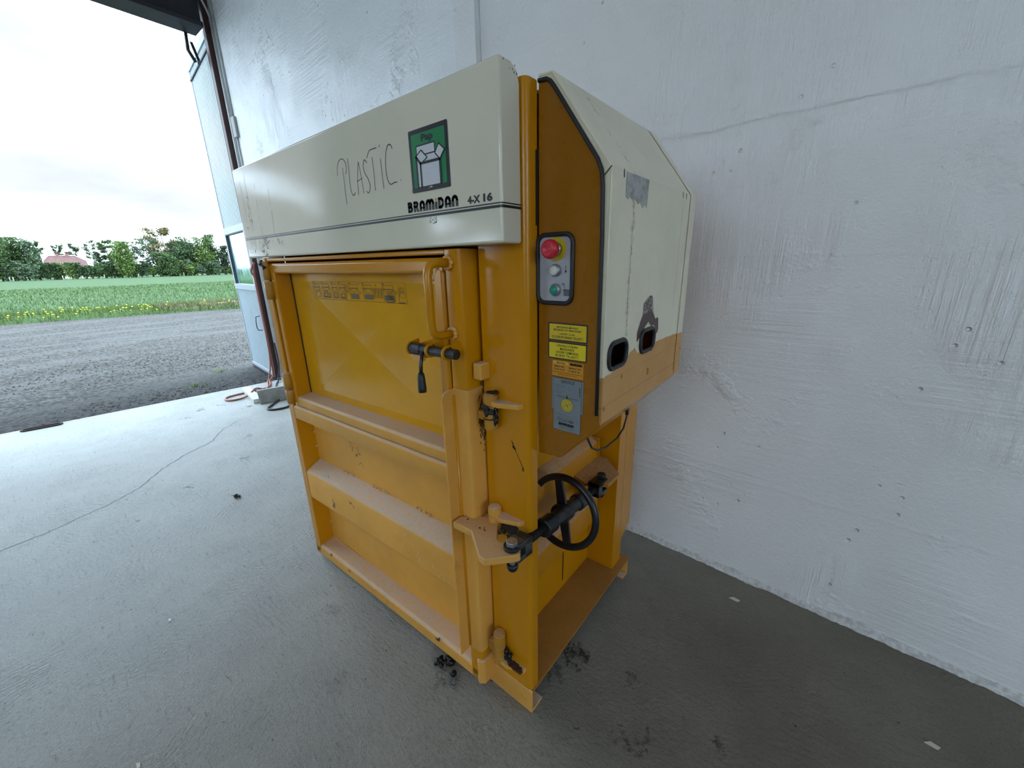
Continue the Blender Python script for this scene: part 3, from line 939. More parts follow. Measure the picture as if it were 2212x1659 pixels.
# --- main door
door = MB()
def dbox(mb, x0, x1, d0, d1, z0, z1, mi=0): mb.box(x0, x1, d0, d1, z0, z1, mi)
dbox(door, -1.425, -1.372, 0.0, 0.082, 0.030, 1.590)
dbox(door, -1.372, -0.24, 0.004, 0.06, 1.574, 1.588)
DOORP = door.build('main_door', M['yellow'], B, bevel=0.005, warp=DW)
q = MB(); q.prism([(-1.372, d, z) for d, z in ((0.082, .840), (0.004, .836), (0.0, .842), (0.0, .898), (0.008, .908), (0.082, .912))], (1.14, 0, 0))
q.build('top_rail', M['yellow_dusty'], DOORP, bevel=.004, warp=DW)
q = MB(); q.prism([(-1.372, d, z) for d, z in ((0.082, .385), (0.008, .388), (0.0, .398), (0.0, .540), (0.008, .552), (0.082, .590))], (1.14, 0, 0))
q.build('middle_rail', M['yellow_dusty'], DOORP, bevel=.006, warp=DW)
q = MB(); q.prism([(-1.425, d, z) for d, z in ((0.082, .020), (0.006, .022), (0.0, .030), (0.0, .078), (0.010, .090), (0.082, .098))], (1.25, 0, 0))
q.build('bottom_rail', M['yellow_worn'], DOORP, bevel=.006, warp=DW)
q = MB(); dbox(q, -1.372, -0.20, 0.078, 0.084, 0.03, 0.91)
pn = q.build('lower_panel', M['yellow_dusty'], DOORP, warp=DW)
# weld blobs along the rail backs
wd = MB()
for (x, z) in [(x, .592) for x in (-1.12, -1.10, -1.07, -1.05, -.88, -.86, -.83, -.80, -.78, -.58, -.56, -.53, -.50)] + [(-1.37, z) for z in (.88, .80, .74, .66, .3, .2)]:
    wd.blob(DW(x, .076, z), .007, 7, 5, .3, sq=(1.5, 1, .8))
wd.build('weld', M['yellow_worn'], DOORP)
# paint splashes and bare scratches on the rails
spl = MB()
mdf = lambda u, v, l: tuple(Vector(DW(u, -0.0008, v)))
for i in range(22):
    x = random.uniform(-.75, -.35); z = random.choice((random.uniform(.42, .52), random.uniform(.40, .45)))
    spl.stroke([(x, z), (x + random.uniform(-.004, .004), z + random.uniform(.006, .016))], random.uniform(.0015, .003), mdf, 0, 0, seg=5)
mdt = lambda u, v, l: tuple(Vector(DW(u, v, .552 + .038 * (v - .008) / .074 + .0012)))
for i in range(34):
    x = random.gauss(-1.24, .03); d = random.uniform(.012, .05)
    spl.stroke([(x, d), (x + random.gauss(0, .016), d + random.gauss(0, .008))], random.uniform(.002, .005), mdt, 0, 0, seg=5)
spl.build('paint_splash', simple('pale_paint_splash', srgb(214, 200, 178), 0.5), DOORP, fix=False)
sc2 = MB()
mdp = lambda u, v, l: tuple(Vector(DW(u, .077, v)))
for i in range(26):
    x = random.gauss(-.98, .03); z = .72 - (x + .98) * .9 + random.gauss(0, .018)
    sc2.stroke([(x, z), (x + random.gauss(0, .01), z + random.gauss(0, .01))], .003, mdp, 0, 0, seg=0)
for i in range(12):
    x = random.gauss(-1.13, .008); z = random.uniform(.415, .47)
    sc2.stroke([(x, z), (x + random.gauss(0, .003), z - .012)], .004, mdf, 0, 0, seg=0)
for i in range(6):
    x = random.gauss(-.96, .012); z = random.uniform(.50, .53)
    sc2.stroke([(x, z), (x + .012, z - .006)], .004, mdf, 0, 0, seg=0)
for (x, z) in ((-1.08, .075), (-.43, .075), (-.42, .08), (-1.26, .085)):
    for i in range(5): sc2.stroke([(x + random.gauss(0, .005), z + random.gauss(0, .004)), (x + random.gauss(0, .006), z - .008)], .005, mdf, 0, 0, seg=6)
sc2.build('bare_scratch', simple('olive_scuff', srgb(120, 104, 70), 0.5), DOORP, fix=False)

# right stile with its wrap-round stiffening plate
rs = MB()
x0, x1 = -0.240, -0.180
rs.prism([(x0, .085, .03), (x0, .004, .03), (x0 + .004, 0, .03), (x1 - .014, 0, .03), (x1 - .004, .004, .03), (x1, .014, .03), (x1, .085, .03)], (0, 0, 1.558))
RST = rs.build('right_stile', M['yellow'], DOORP, bevel=.003, warp=DW)
wp = MB()
t_ = 0.006
prof = [(-0.236, -0.052), (-0.236, -0.006), (-0.228, -0.002 - t_ * .5), (x1 - .010, -t_), (x1 + .002, -t_ + .006), (x1 + t_, .012), (x1 + t_, .082)]
inner = [(-0.230, -0.052), (-0.230, -0.012), (-0.226, -0.0005), (x1 - .012, -.0005), (x1 - .002, .006), (x1 + .0005, .014), (x1 + .0005, .082)]
zb, ztp = 0.185, 1.187
# outstanding flange with a rounded upper corner
wpoly = [(-.052, zb), (-.052, ztp - .03)] + [(-.052 + .03 - .03 * math.cos(a), ztp - .03 + .03 * math.sin(a)) for a in [math.pi / 2 * i / 6 for i in range(1, 7)]] + [(-.004, ztp), (-.004, zb)]
wp.prism([(-0.236, d, z) for d, z in wpoly], (t_, 0, 0))
pr = [(-0.236, -0.006), (x1 - .010, -t_), (x1 + .002, -t_ + .006), (x1 + t_, .012), (x1 + t_, .082), (x1 + .0005, .082), (x1 + .0005, .014), (x1 - .004, .003), (x1 - .012, -.0002), (-0.236, -.0002)]
wp.prism([(x, d, zb) for x, d in pr], (0, 0, ztp - zb))
wp.build('stiffening_plate', M['yellow_worn'], DOORP, bevel=.002, warp=DW)
fil = MB(); fil.tube([(-.2285, -.0075, zb + .01), (-.2285, -.0075, ztp - .02)], .005, 8); fil.build('weld', M['yellow'], DOORP, warp=DW)
nt = MB(); nt.prism([(-.205, -.003, .03), (-.19, -.012, .03), (-.172, .004, .03), (-.174, .07, .03), (-.205, .07, .03)], (0, 0, .11)); nt.build('corner_foot', M['yellow_worn'], DOORP, bevel=.005, warp=DW)

# --- upper hatch
ha = MB()
ha.prism([(-1.346, d, z) for d, z in ((.075, 1.523), (.006, 1.524), (.0, 1.530), (.0, 1.558), (.008, 1.567), (.05, 1.568))], (1.098, 0, 0))
ha.prism([(x, d, 0.912) for x, d in ((-1.346, .08), (-1.346, .004), (-1.342, 0), (-1.316, 0), (-1.312, .004), (-1.312, .08))], (0, 0, 0.65))
ha.prism([(x, d, 0.915) for x, d in ((-.292, .07), (-.290, .004), (-.286, .0), (-.256, .0), (-.250, .008), (-.250, .06))], (0, 0, 0.645))
HATCH = ha.build('hatch', M['yellow'], B, bevel=.003, warp=DW)
q = MB(); q.prism([(-1.312, d, z) for d, z in ((.08, .914), (.004, .914), (0, .920), (0, .950), (.008, .960), (.08, .968))], (1.03, 0, 0))
q.build('sill_rail', M['yellow_dusty'], HATCH, bevel=.003, warp=DW)
q = MB(); q.prism([(-.294, -.001, 1.500), (-.262, -.004, 1.560), (-.250, -.002, 1.566), (-.286, 0, 1.508)], (0, .02, 0)); q.build('corner_weld', M['yellow_dusty'], HATCH, bevel=.002, warp=DW)
# diagonally broken hatch panel
hp = MB()
px0, px1, pz0, pz1 = -1.312, -0.285, .962, 1.526
cxp, czp = -0.835, 1.250
ins = [(-1.225, 1.000), (-.345, 1.000), (-.345, 1.490), (-1.225, 1.490)]
out = [(px0, pz0), (px1, pz0), (px1, pz1), (px0, pz1)]
vs = [(x, .070, z) for x, z in out] + [(x, .068, z) for x, z in ins] + [(cxp, .084, czp)]
hp.add(vs, [(0, 1, 5, 4), (1, 2, 6, 5), (2, 3, 7, 6), (3, 0, 4, 7), (4, 5, 8), (5, 6, 8), (6, 7, 8), (7, 4, 8)])
HPAN = hp.build('hatch_panel', paint('hatch_enamel', srgb(216, 158, 26), 0.13, 0.010, dust=0, wear=0.06, dirt=0.0), HATCH, warp=DW, fix=True)
q = MB(); q.box(-1.3115, -1.306, .066, .0685, .965, 1.523); q.build('shadow_gap', M['ink'], HATCH, warp=DW)


# instruction strip on the hatch panel
def panel_d(x, z):
    # depth of the broken panel surface at (x, z)
    best = .069
    tri = [(4, 5), (5, 6), (6, 7), (7, 4)]
    for a, b in tri:
        A, Bq = vs[a], vs[b]; Cq = vs[8]
        det = (Bq[0] - A[0]) * (Cq[2] - A[2]) - (Cq[0] - A[0]) * (Bq[2] - A[2])
        l1 = ((x - A[0]) * (Cq[2] - A[2]) - (Cq[0] - A[0]) * (z - A[2])) / det
        l2 = ((Bq[0] - A[0]) * (z - A[2]) - (x - A[0]) * (Bq[2] - A[2])) / det
        if l1 >= -1e-6 and l2 >= -1e-6 and l1 + l2 <= 1 + 1e-6:
            return A[1] + l1 * (Bq[1] - A[1]) + l2 * (Cq[1] - A[1])
    return best


mp_ = lambda u, v, l: tuple(Vector(DW(u, panel_d(u, v) - 0.0012 - l, v)))
ist = MB()
ix0, ix1, iz0, iz1 = -1.128, -.508, 1.421, 1.491
iw, ih = ix1 - ix0, iz1 - iz0
U = lambda a: ix0 + a * iw
V = lambda b: iz0 + b * ih


def ln(pts, w=.0016, mi=0, closed=False):
    P = pts + ([pts[0]] if closed else [])
    dd = []
    for a, b in zip(P[:-1], P[1:]):
        n = max(1, int(abs(b[0] - a[0]) / .05))
        dd += [(a[0] + (b[0] - a[0]) * k / n, a[1] + (b[1] - a[1]) * k / n) for k in range(n)]
    dd.append(P[-1])
    ist.stroke([(U(a), V(b)) for a, b in dd], w, mp_, 0, mi, seg=0)


def rc(a0, a1, b0, b1, w=.0014, mi=0): ln([(a0, b0), (a1, b0), (a1, b1), (a0, b1)], w, mi, True)
def solid(a0, a1, b0, b1, mi): ist.flat([(U(a0), V(b0)), (U(a1), V(b0)), (U(a1), V(b1)), (U(a0), V(b1))], mp_, .0003, mi)
def dot(a, b, r=.0035, mi=0): ist.disc((U(a), V(b)), r, mp_, .0004, mi, 12)


rc(0, 1, 0, 1, .0012)
# a run of small machine drawings, each with its step dot
for (a0, a1, bars, loop) in ((.02, .10, 0, 1), (.125, .225, 2, 1), (.25, .315, 1, 0), (.335, .41, 1, 0), (.455, .55, 3, 0), (.60, .70, 4, 0), (.80, .90, 5, 0)):
    rc(a0, a1, .12, .66); rc(a0 + .005, a1 - .005, .68, .86)
    ln([(a0, .66), ((a0 + a1) / 2, .40), (a1, .66)], .0012)
    if bars:
        for k in range(bars + 1):
            x = a0 + (a1 - a0) * (k + .5) / (bars + 1)
            ln([(x, .14), (x, .40)], .0024, 1)
    if bars >= 3: solid(a0 + .012, a1 - .008, .14, .36, 1)
    if bars in (1, 2):
        rc(a0 + .01, a1 - .01, .16, .32); ln([(a0, .1), (a1, .1)], .0022)
    if loop: ln([(a0 + .01, .2), (a0 + .03, .5), (a0 + .06, .5), (a0 + .07, .2)], .002)
    dot(a0 + .006, .93)
for a, b in ((.415, .72), (.425, .5), (.565, .92), (.57, .45), (.735, .86)): dot(a, b, .0028)
rc(.405, .435, .4, .85); 
for x in (.715, .745, .775):
    rc(x - .012, x + .012, .22, .70, .0010); ln([(x, .25), (x + .003, .66)], .0035)
ln([(.795, .02), (.795, .98)], .0009)
solid(.83, .885, .15, .38, 1); ln([(.815, .08), (.84, .02), (.88, .05), (.90, .12)], .004, 0)
for k in range(5): ln([(.835 + k * .011, .40), (.845 + k * .011, .62)], .0016)
ln([(.93, .1), (.945, .6), (.94, .8)], .0018); ist.disc((U(.965), V(.62)), .001, mp_, 0, 0)
for (cx_, cz_, rr) in ((.968, .42, .011), (.968, .64, .009), (.915, .52, .006)):
    ist.stroke([(U(cx_) + rr * math.cos(2 * math.pi * k / 16), V(cz_) + rr * math.sin(2 * math.pi * k / 16)) for k in range(17)], .0014, mp_, 0, 0, seg=0)
solid(.93, .985, .015, .06, 0)
ist.build('instruction_strip', [M['ink_faded'], M['ink_blue']], HATCH, fix=False)

# hatch hinges at the left edge
for (za, zb_, zc) in ((1.415, 1.495, 1.575), (.925, .995, 1.075)):
    q = MB()
    q.tube([DW(-1.358, -.008, za), DW(-1.358, -.008, zb_ - .003)], .019, 14); q.tube([DW(-1.358, -.008, zb_ + .002), DW(-1.358, -.008, zc)], .015 if zc > 1.5 else .019, 14)
    hg = q.build('hatch_hinge', M['yellow_pin'], HATCH)
    q = MB()
    for i in range(6 if zc > 1.5 else 2): q.blob(DW(-1.362 + random.gauss(0, .010), -.016, zc - .012 + random.gauss(0, .008)), .010, 7, 5, .35)
    q.build('grease', M['grease'], HATCH)

# D-handle on the right stile
q = MB()
hx = -0.222
path = [DW(hx, 0, 1.552)] + [DW(hx, d, z) for d, z in ((-.045, 1.552), (-.062, 1.548), (-.072, 1.538), (-.076, 1.522), (-.076, 1.386), (-.072, 1.370), (-.062, 1.360), (-.045, 1.356))] + [DW(hx, 0, 1.356)]
q.tube(path, .0115, 14)
HAND = q.build('door_handle', M['yellow'], B)
q = MB()
for z in (1.552, 1.356):
    for i in range(9):
        a = i * 2 * math.pi / 9; q.blob(DW(hx + math.cos(a) * .014, -.004, z + math.sin(a) * .014), .007, 7, 5, .3)
q.build('weld', M['yellow_dusty'], HAND)

# sliding latch bolt with its lever
lz = 1.309; ld_ = -.050
q = MB(); q.cyl(DW(-.345, ld_, lz), DW(-.160, ld_, lz), .0145, 18); q.cyl(DW(-.346, ld_, lz), DW(-.3, ld_, lz), .0165, 18)
LATCH = q.build('latch_bolt', M['dark_steel'], B, bevel=.002)
def collar(x, back, w=.006, r=.021):
    mb = MB()
    pts = [(x, ld_ + r * math.cos(a), lz + r * math.sin(a)) for a in [math.pi * 2 * k / 20 for k in range(20)]]
    mb.prism(pts, (w, 0, 0))
    mb.prism([(x, ld_ + .005, lz + r), (x, back, lz + r + .004), (x, back, lz - .012), (x, ld_ + .005, lz - r)], (w, 0, 0))
    return mb
collar(-.352, -.02).build('latch_bracket', M['yellow'], LATCH, bevel=.0015, warp=DW)
collar(-.268, .002).build('latch_bracket', M['yellow'], LATCH, bevel=.0015, warp=DW)
collar(-.200, .002).build('latch_bracket', M['yellow'], LATCH, bevel=.0015, warp=DW)
q = MB(); q.prism([(-.350, -.030, 1.316), (-.270, .0, 1.345), (-.262, .0, 1.330), (-.346, -.030, 1.300)], (0, .005, 0)); q.build('latch_strap', M['yellow'], LATCH, bevel=.001, warp=DW)
q = MB(); q.box(-.345, -.285, -.062, -.02, 1.284, 1.292); q.box(-.330, -.288, -.066, -.05, 1.276, 1.288); q.build('latch_guide', M['yellow_dusty'], LATCH, bevel=.001, warp=DW)
q = MB(); q.tube([DW(-.283, -.066, 1.305), DW(-.283, -.074, 1.27), DW(-.281, -.078, 1.238)], .0055, 10); q.build('lever', M['dark_steel'], LATCH)
q = MB(); q.tube([DW(-.281, -.078, 1.246), DW(-.280, -.079, 1.236), DW(-.277, -.081, 1.20), DW(-.276, -.082, 1.188)], [.0085, .0105, .0125, .0115], 14); q.build('grip', M['black_rubber'], LATCH)

# stop block over the gap
q = MB(); q.box(-.172, -.140, -.045, -.008, 1.230, 1.278); q.build('stop_block', M['yellow_dusty'], B, bevel=.004)

# pin hinges between door and post
def pin_hinge(zb_, zt_, cuts, lugz, greasy):
    mb = MB(); c = (-.122, -.030)
    z = zb_
    for k, zc in enumerate(cuts + [zt_]):
        mb.tube([(c[0], c[1], z), (c[0], c[1], zc - .0015)], .0205 if (k < len(cuts)) else .0215, 18); z = zc + .0015
    mb.tube([(c[0], c[1], zb_ + .004), (c[0], c[1], zt_ + .004)], .017, 14)
    h = mb.build('pin_hinge', M['yellow_pin'] if greasy else M['yellow_dusty'], B, bevel=.002)
    lgm = MB()
    lgm.prism([(-.112, -.044, lugz), (-.085, -.046, lugz), (-.024, -.024, lugz), (-.020, -.008, lugz), (-.112, -.008, lugz)], (0, 0, .014))
    lgm.build('lug', M['yellow_dusty'], h, bevel=.002)
    lk = MB(); lk.box(-.172, -.135, -.034, -.014, zb_ + .02, zt_ - .06); lk.build('knuckle_plate', M['yellow_pin'] if greasy else M['yellow_dusty'], h, bevel=.003)
    return h
h1 = pin_hinge(1.085, 1.190, [1.118, 1.158], 1.160, True)
h2 = pin_hinge(.745, .818, [.79], .782, False)
h3 = pin_hinge(.176, .305, [.205, .25], .180, True)
q = MB()
for i in range(9): q.blob((-.122 + random.gauss(0, .010), -.0505, 1.152 + random.gauss(0, .006)), .008, 8, 5, .4, sq=(1.2, .25, .7))
for i in range(7): q.blob((-.124 + random.gauss(0, .004), -.0505, 1.158 - i * .004), .006, 8, 5, .4, sq=(1, .3, 1.3))
for i in range(8): q.blob((-.104 + random.gauss(0, .004), -.034, 1.125 + random.gauss(0, .014)), .008, 8, 5, .4, sq=(.8, .8, 1.5))
for i in range(6): q.blob((-.112 + random.gauss(0, .014), -.026 + random.gauss(0, .006), 1.196), .008, 8, 5, .4, sq=(1.4, 1.2, .35))
q.tube([(-.122 + .0208 * math.cos(a), -.03 + .0208 * math.sin(a), 1.1185) for a in [2 * math.pi * k / 16 for k in range(16)]], .0018, 6, closed=True)
q.build('grease', M['grease'], h1)
q = MB()
for i in range(8): q.blob((-.098 + random.gauss(0, .008), -.025, .215 + random.gauss(0, .012)), .009, 7, 5, .4)
for i in range(22): q.blob((-.060 + random.uniform(-.03, .03), -.026 + random.uniform(-.012, .006), .1955), .007, 6, 4, .4, sq=(1.6, 1, .25), mi=1)
q.build('grease', [M['grease'], simple('rusty_dirt', srgb(74, 46, 22), 0.8)], h3)
q = MB()
for i in range(90): q.blob((-.085 + random.gauss(0, .017), -.0105, .748 + random.gauss(0, .016)), .008, 7, 5, .4, sq=(1.3, .12, 1.0))
q.build('grease_patch', M['grease'], B)
# scratch and drips on the front post
q = MB(); mpp = lambda u, v, l: (u, -0.0108 - l, v)
for (a, b, w) in (((-.062, 1.052), (-.052, 1.034), .003), ((-.058, 1.036), (-.050, 1.030), .006), ((-.052, 1.030), (-.034, 1.000), .0014), ((-.034, 1.0), (-.022, .975), .0018), ((-.022, .978), (-.022, .968), .004)):
    q.stroke([a, b], w, mpp, 0, 0, seg=6)
q.build('post_scratch', M['grease'], B, fix=False)
q = MB()
for i in range(170):
    z = random.gauss(1.10, .045); d_ = .055 + random.gauss(0, .010)
    q.blob((x1 + .0062, DW(x1, d_, z)[1], z), random.uniform(.001, .0032), 6, 4, .4, sq=(.15, 1, 2.2))
q.build('dirt_smear', simple('brown_smear', srgb(96, 66, 28), 0.6), B)

# --- locking screw: door bracket, turnbuckle, handwheel
ax0, ax1 = Vector((0.001, 0.013, .744)), Vector((-0.010, 0.391, .695))
axd = (ax1 - ax0).normalized()
AX = lambda s: ax0 + axd * s
bz = .746
q = MB()
bpoly = [(-.222, -.118), (-.143, -.115), (-.068, -.168), (-.054, -.178), (-.030, -.182), (.028, -.118), (.036, -.104), (.024, -.088), (-.024, -.094), (-.042, -.101), (-.056, -.096), (-.066, -.085), (-.098, -.045), (-.150, -.030), (-.170, -.045), (-.222, -.085)]
q.prism([(x, y, bz) for x, y in bpoly], (0, 0, .024))
BRK = q.build('locking_bracket', paint('bracket_front_enamel', srgb(218, 162, 80), .42, .2, dust=0.5, chips=0.6), B, bevel=.0025)
q = MB()
for i in range(9): q.blob((-.20 + random.uniform(0, .10), -.085 + random.uniform(-.010, .012), bz + .024), random.uniform(.0015, .004), 6, 4, .4, sq=(1.3, 1, .4))
q.build('dirt', simple('dirt_crumbs', (.14, .09, .05), .9), BRK)
q = MB()
r0 = .018
q.cyl(AX(-.075), AX(.085), .0135, 16)
for i in range(34):
    c = AX(-.062 + i * .0042); q.cyl(c - axd * .0012, c + axd * .0012, .0152, 16)
SCREW = q.build('locking_screw', M['black_steel'], B)
q = MB(); q.cyl(AX(.30), AX(.43), .0135, 16)
for i in range(28):
    c = AX(.318 + i * .0042); q.cyl(c - axd * .0012, c + axd * .0012, .0152, 16)
q.build('threaded_rod', M['black_steel'], SCREW)
q = MB(); q.cyl(AX(.075), AX(.325), .0245, 24); q.build('screw_sleeve', M['dark_steel'], SCREW, bevel=.002)
for s0, s1_ in ((.045, .105), (.272, .322)):
    q = MB(); q.cyl(AX(s0), AX(s1_), .031, 24); q.build('sleeve_collar', M['black_paint'], SCREW, bevel=.006)
# fork ends and bolts
def fork(sa, sb, side):
    mb = MB()
    c0, c1 = AX(sa), AX(sb)
    w = .024
    for dz in (-.030, .014):
        mb.prism([(c0.x - w, c0.y, c0.z + dz), (c0.x + w, c0.y, c0.z + dz), (c1.x + w, c1.y, c1.z + dz), (c1.x - w, c1.y, c1.z + dz)], (0, 0, .016))
    e = sb if side < 0 else sa
    e2 = e + (-.035 if side < 0 else .035)
    cA, cB = AX(min(e, e2)), AX(max(e, e2))
    mb.prism([(cA.x - w, cA.y, cA.z - .03), (cA.x + w, cA.y, cA.z - .03), (cA.x + w, cA.y, cA.z + .03), (cA.x - w, cA.y, cA.z + .03)], tuple(cB - cA))
    return mb
fork(-.118, -.045, -1).build('fork_end', simple('grey_forged_steel', (.13, .13, .135), .42, .6, .3, 30), SCREW, bevel=.002)
fork(.415, .50, 1).build('fork_end', M['black_paint'], SCREW, bevel=.002)
def hexbolt(c, r, h, mb):
    mb.prism([(c[0] + r * math.cos(math.pi / 3 * k + .3), c[1] + r * math.sin(math.pi / 3 * k + .3), c[2]) for k in range(6)], (0, 0, h))
bc = AX(-.115) + Vector((.002, -.003, 0))
q = MB(); hexbolt((bc.x, bc.y, bc.z + .027), .018, .014, q); q.cyl((bc.x, bc.y, bc.z - .055), (bc.x, bc.y, bc.z + .03), .010, 14)
q.build('bolt', M['zinc'], SCREW, bevel=.002)
q = MB(); q.cyl((bc.x, bc.y, bc.z + .016), (bc.x, bc.y, bc.z + .026), .025, 20); q.build('washer', M['dark_steel'], SCREW, bevel=.002)
q = MB(); q.lathe([(.017, 0), (.017, -.012), (.013, -.022), (.005, -.028)], (bc.x, bc.y, bc.z - .036), (0, 0, 1), 14); q.build('nut', M['dark_steel'], SCREW)
rc_ = AX(.487)
q = MB(); hexbolt((rc_.x, rc_.y, rc_.z + .034), .018, .014, q); q.cyl((rc_.x, rc_.y, rc_.z - .055), (rc_.x, rc_.y, rc_.z + .04), .010, 14); q.build('bolt', M['dark_steel'], SCREW, bevel=.002)
q = MB(); q.lathe([(.017, 0), (.017, -.012), (.012, -.024)], (rc_.x, rc_.y, rc_.z - .032), (0, 0, 1), 14); q.build('nut', M['dark_steel'], SCREW)
# handwheel
WC = AX(.200) + Vector((-.013, 0, -.010)); WR = .126
ua = Vector((1, 0, 0)); ub = axd.cross(ua).normalized()
if ub.z < 0: ub = -ub
wp3 = lambda a, r, o=0.0: WC + (ua * math.cos(a) + ub * math.sin(a)) * r + axd * o
q = MB(); q.tube([wp3(2 * math.pi * k / 56, WR) for k in range(56)], .0125, 14, closed=True)
WHEEL = q.build('handwheel', M['black_paint'], B)
tilt = math.radians(104)
for sgn in (0, math.pi):
    a = tilt + sgn
    q = MB()
    n_ = (ua * -math.sin(a) + ub * math.cos(a))
    r0v, r1v = WC + (wp3(a, 1) - WC) * .026, WC + (wp3(a, 1) - WC) * (WR - .002)
    q.prism([r0v - n_ * .019 - axd * .006, r0v + n_ * .019 - axd * .006, r1v + n_ * .0145 - axd * .006, r1v - n_ * .0145 - axd * .006], tuple(axd * .012))
    q.build('spoke', M['black_paint'], WHEEL, bevel=.003)
q = MB(); q.cyl(WC - axd * .030, WC + axd * .026, .036, 28); q.build('hub', M['black_paint'], WHEEL, bevel=.006)

# --- power unit housing on the right-hand side
PY = 0.034
ppoly = [(0.002, 1.018), (0.070, 1.022), (0.082, 1.028), (0.188, 1.140), (0.192, 1.150), (0.192, 1.175), (0.180, 1.180), (0.177, 1.512), (0.170, 1.715), (0.158, 1.765), (0.040, 1.926), (0.028, 1.937), (0.002, 1.940)]
q = MB(); q.prism([(x, PY, z) for x, z in ppoly], (0, .006, 0))
PNL = q.build('control_side_panel', paint('shaded_panel_enamel', srgb(146, 92, 0), 0.26, 0.025, wear=0.04), B, bevel=.003)  # machine yellow darkened here to paint in the shade of the hood
q = MB()
q.sheet([(0.192, PY + .002, 1.150), (0.080, PY + .002, 1.026), (0.002, PY + .002, 1.018)], (0, .60, 0)); q.build('housing_underside', M['yellow'], B)
q = MB(); q.prism([(.002, .640, 1.02), (.075, .640, 1.03), (.188, .640, 1.155), (.188, .640, 1.74), (.04, .640, 1.94), (.002, .640, 1.94)], (0, .006, 0)); q.build('housing_back', M['yellow'], B)
# black edge trim
gpath = [(0.004, PY - .002, 1.937), (0.026, PY - .002, 1.935), (0.036, PY - .002, 1.929), (0.046, PY - .002, 1.917), (0.158, PY - .002, 1.758), (0.168, PY - .002, 1.736), (0.1725, PY - .002, 1.705), (0.176, PY - .002, 1.6), (0.178, PY - .002, 1.4), (0.1815, PY - .002, 1.175)]
q = MB(); q.tube(gpath, .0046, 10); q.build('edge_trim', M['black_rubber'], PNL)

# cream sheet cover, over-painted tan along the foot
t = NT('cream_cover_overpainted')
p = t.pos(); sp_ = t.sep(p)
bz_ = t.n('ShaderNodeFloatCurve'); cv = bz_.mapping.curves[0]
pts_ = [(0.0, 1.278), (.06, 1.275), (.16, 1.292), (.215, 1.311), (.262, 1.296), (.375, 1.305), (.70, 1.296)]
cv.points[0].location = (0.0, (1.278 - 1.2) * 5); cv.points[1].location = (1.0, (1.296 - 1.2) * 5)
for y_, z_ in pts_[1:-1]: cv.points.new(y_ / .7, (z_ - 1.2) * 5)
bz_.mapping.update()
t.L.new(t.math('DIVIDE', sp_[1], .7), bz_.inputs['Value'])
edge_z = t.math('ADD', t.math('MULTIPLY', bz_.outputs[0], .2), 1.2)
edge_z = t.math('ADD', edge_z, t.math('MULTIPLY', t.math('SUBTRACT', t.noise(70, 4, .7, t.mapped(p, (1, 1, .35))), .5), .016))
tan = t.step(t.math('SUBTRACT', sp_[2], edge_z), -.0008, .0008, 1.0, 0.0)
creamc = t.mix(t.step(t.noise(4, 6, .65, p), .35, .7), srgb(232, 224, 198), srgb(220, 212, 186))
sme = t.math('MULTIPLY', t.step(t.noise(1.0, 6, .7, t.mapped(p, (14, 14, 1.6))), .58, .72), .3)
creamc = t.mix(sme, creamc, srgb(150, 140, 118))
near = t.step(t.math('ABSOLUTE', t.math('SUBTRACT', sp_[1], .160)), .0, .02, 1.0, 0.0)
near = t.math('MULTIPLY', near, t.step(t.noise(60, 5, .75, p), .50, .60))
near = t.math('MULTIPLY', near, t.step(sp_[2], 1.72, 1.62, 0.0, .75) if False else .6)
creamc = t.mix(near, creamc, srgb(126, 108, 78))
tanc = t.mix(t.step(t.noise(5, 5, .6, p), .3, .7), srgb(206, 156, 92), srgb(196, 144, 78))
cr_ = t.step(t.math('ABSOLUTE', t.math('SUBTRACT', t.math('ADD', sp_[2], t.math('MULTIPLY', t.noise(30, 3, .6, p), .004)), 1.197)), .0004, .0014, .55, 0.0)
tanc = t.mix(cr_, tanc, srgb(110, 74, 30))
cr2 = t.step(t.math('ABSOLUTE', t.math('SUBTRACT', t.math('ADD', sp_[2], t.math('MULTIPLY', t.noise(30, 3, .6, p), .004)), 1.262)), .0002, .001, .4, 0.0)
tanc = t.mix(cr2, tanc, srgb(120, 84, 40))
M['cover'] = t.set(t.mix(tan, creamc, tanc), t.math('ADD', .34, t.math('MULTIPLY', tan, .25)), 0, t.bump(t.noise(120, 3, .6, p), .06, .004))

CYA, CYB = PY, .657
hole1 = [(y, z) for y, z in rrect(.060, .166, 1.287, 1.353, .026, 6)]
hole2 = [(y, z) for y, z in rrect(.262, .368, 1.293, 1.356, .026, 6)]
bmf = bmesh.new()
def loop(pts):
    v = [bmf.verts.new((0.192, y, z)) for y, z in pts]
    return [bmf.edges.new((v[i], v[(i + 1) % len(v)])) for i in range(len(v))]
ed = loop([(CYA, 1.150), (CYB, 1.150), (CYB, 1.741), (CYA, 1.741)]) + loop(hole1) + loop(hole2)
bmesh.ops.triangle_fill(bmf, edges=ed, use_beauty=True)
mb = MB()
bmf.verts.ensure_lookup_table(); bmf.verts.index_update()
mb.add([tuple(v.co) for v in bmf.verts], [tuple(v.index for v in f.verts) for f in bmf.faces])
bmf.free()
mb.sheet([(0.192, CYA, 1.741), (0.040, CYA, 1.948), (0.002, CYA, 1.950)], (0, CYB - CYA, 0))
# front and rear flanges of the folded sheet
fo = [(0.192, 1.150), (0.192, 1.741), (0.040, 1.948), (0.002, 1.950)]
fi_ = [(0.1815, 1.150), (0.174, 1.722), (0.030, 1.936), (0.002, 1.938)]
for Yp, s_ in ((CYA, 1), (CYB, -1)):
    vs_ = [(x, Yp, z) for x, z in fo] + [(x, Yp + .002 * s_, z) for x, z in fi_]
    mb.add(vs_, [(0, 1, 5, 4), (1, 2, 6, 5), (2, 3, 7, 6)])
COVER = mb.build('side_cover', M['cover'], B, fix=False)
